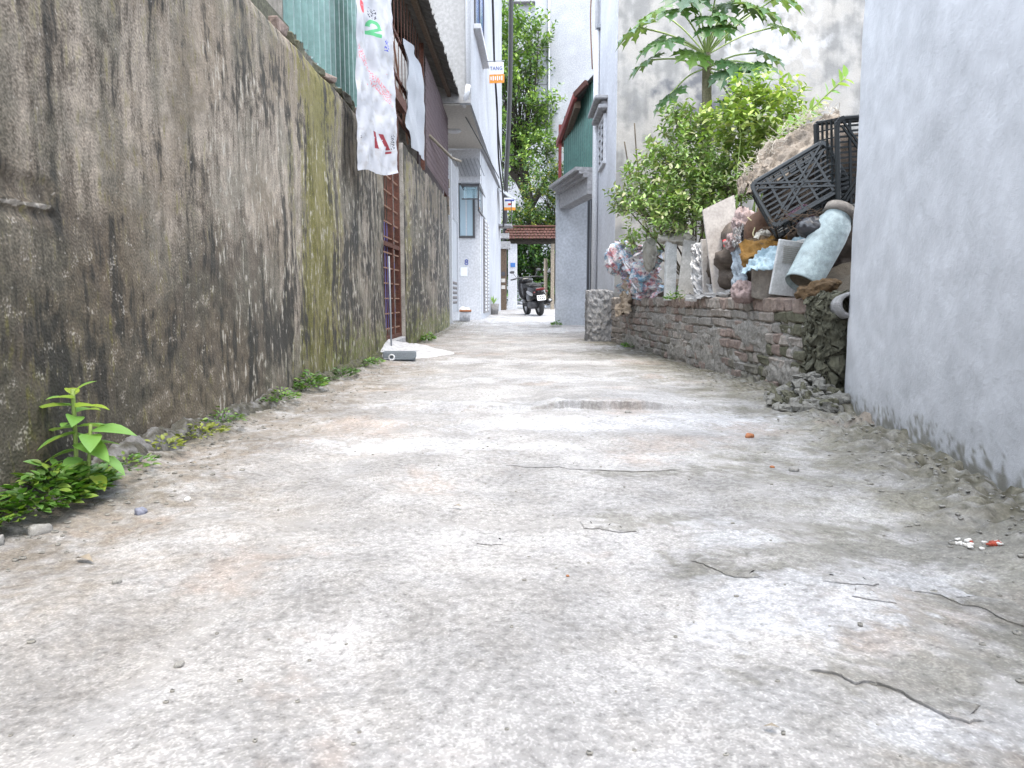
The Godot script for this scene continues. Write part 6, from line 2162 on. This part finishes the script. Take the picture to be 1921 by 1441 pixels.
# ---------------------------------------------------------------- stones and litter on the ground
func build_small_things():
	var st := [
		[-1.055, 1.98, 0.014, "stone_blue", "flat bluish pebble near the tall weed on the concrete"],
		[-1.22, 1.80, 0.022, "stone_grey", "grey stone at the weeds in the near left corner"],
		[-1.26, 1.70, 0.018, "stone_grey", "dark flat stone by the left edge of the concrete"],
		[0.936, 3.08, 0.015, "stone_orange", "orange brick crumb on the dirt before the mortar heap"],
		[0.914, 2.50, 0.015, "stone_grey", "pale grey pebble right of the long crack"],
		[0.86, 2.56, 0.007, "stone_orange", "small brown brick crumb beside the pale pebble"],
		[1.094, 1.70, 0.011, "stone_red", "bright red brick crumb among white shell bits"],
		[-0.83, 1.45, 0.008, "stone_grey", "little grey pebble on the near left concrete"],
		[-0.55, 1.12, 0.007, "stone_grey", "tiny pebble at the lower left of the concrete"],
		[0.53, 3.80, 0.013, "stone_grey", "dark pebble just before the raised slab lip"],
		[0.09, 1.50, 0.003, "stone_orange", "tiny orange crumb near the middle of the alley"],
		[-0.98, 2.10, 0.009, "shell_white", "pale chip beside the bluish pebble"],
	]
	for k in st.size():
		var q: Array = st[k]
		var o := single("pebble" if "pebble" in q[4] else "stone_chip", lump(Vector3.ZERO, Vector3(q[2] * 1.2, q[2] * 0.7, q[2]), 0.75, q[2] * 0.5, 0.7 / q[2], k + 3, 16), M[q[3]], q[4], "stone", "loose stones on the alley")
		o.position = Vector3(q[0], gh(q[0], q[1]) + q[2] * 0.35, -q[1])
		o.rotation.y = k
	var sh := thing("shell_bits", "scatter of white shell bits by the red crumb", "litter")
	for k in 16:
		var x := 1.07 + rng.randf_range(-0.05, 0.035)
		var d := 1.74 + rng.randf_range(-0.05, 0.06)
		var o := part("shell", lump(Vector3.ZERO, Vector3(0.006, 0.003, 0.005) * rng.randf_range(0.6, 1.4), 0.7, 0.004, 90.0, k, 10), M.stone_red if k % 7 == 3 else M.shell_white, sh)
		o.position = Vector3(x, gh(x, d) + 0.004, -d)
	# gravel crumbs along the edges
	var ms := []
	for k in 1700:
		var left := rng.randf() < 0.4
		var d := 0.9 + 5.5 * pow(rng.randf(), 1.6)
		var x: float
		if left: x = -1.34 + absf(rng.randfn(0, 0.16))
		else: x = right_edge(d) - 0.02 - absf(rng.randfn(0, 0.18))
		if k % 6 == 0: x = rng.randf_range(-1.3, 1.3)
		var z := rng.randf_range(0.0015, 0.004) if k % 6 == 0 else rng.randf_range(0.002, 0.0075)
		ms.append(lump(Vector3(x, gh(x, d) + z * 0.3, -d), Vector3(z * rng.randf_range(0.8, 1.5), z * 0.6, z), 0.6, z * 0.6, 0.6 / z, k, 6))
	var gv := single("gravel", merge(ms), M.grit, "loose gravel crumbs strewn along both edges of the alley", "gravel")
	gv.set_meta("kind", "stuff")
	# dry leaves and blades
	for q in [[-1.02, 1.62, 0.06, "longest dry leaf lying near the left edge of the concrete"], [-0.2, 2.0, 0.03, "small dry leaf in the middle of the concrete"], [-1.18, 2.55, 0.04, "dry leaf beside the weeds at the stained wall"], [0.32, 0.95, 0.02, "tiny dry leaf at the bottom of the picture"]]:
		var s := ST()
		blade(s, Vector3.ZERO, Vector3(q[2], 0.006, q[2] * 0.5), q[2] * 0.4)
		var o := single("dry_leaf", s, M.timber_pale, q[3], "leaf", "dry leaves on the alley")
		o.position = Vector3(q[0], gh(q[0], q[1]) + 0.006, -q[1])
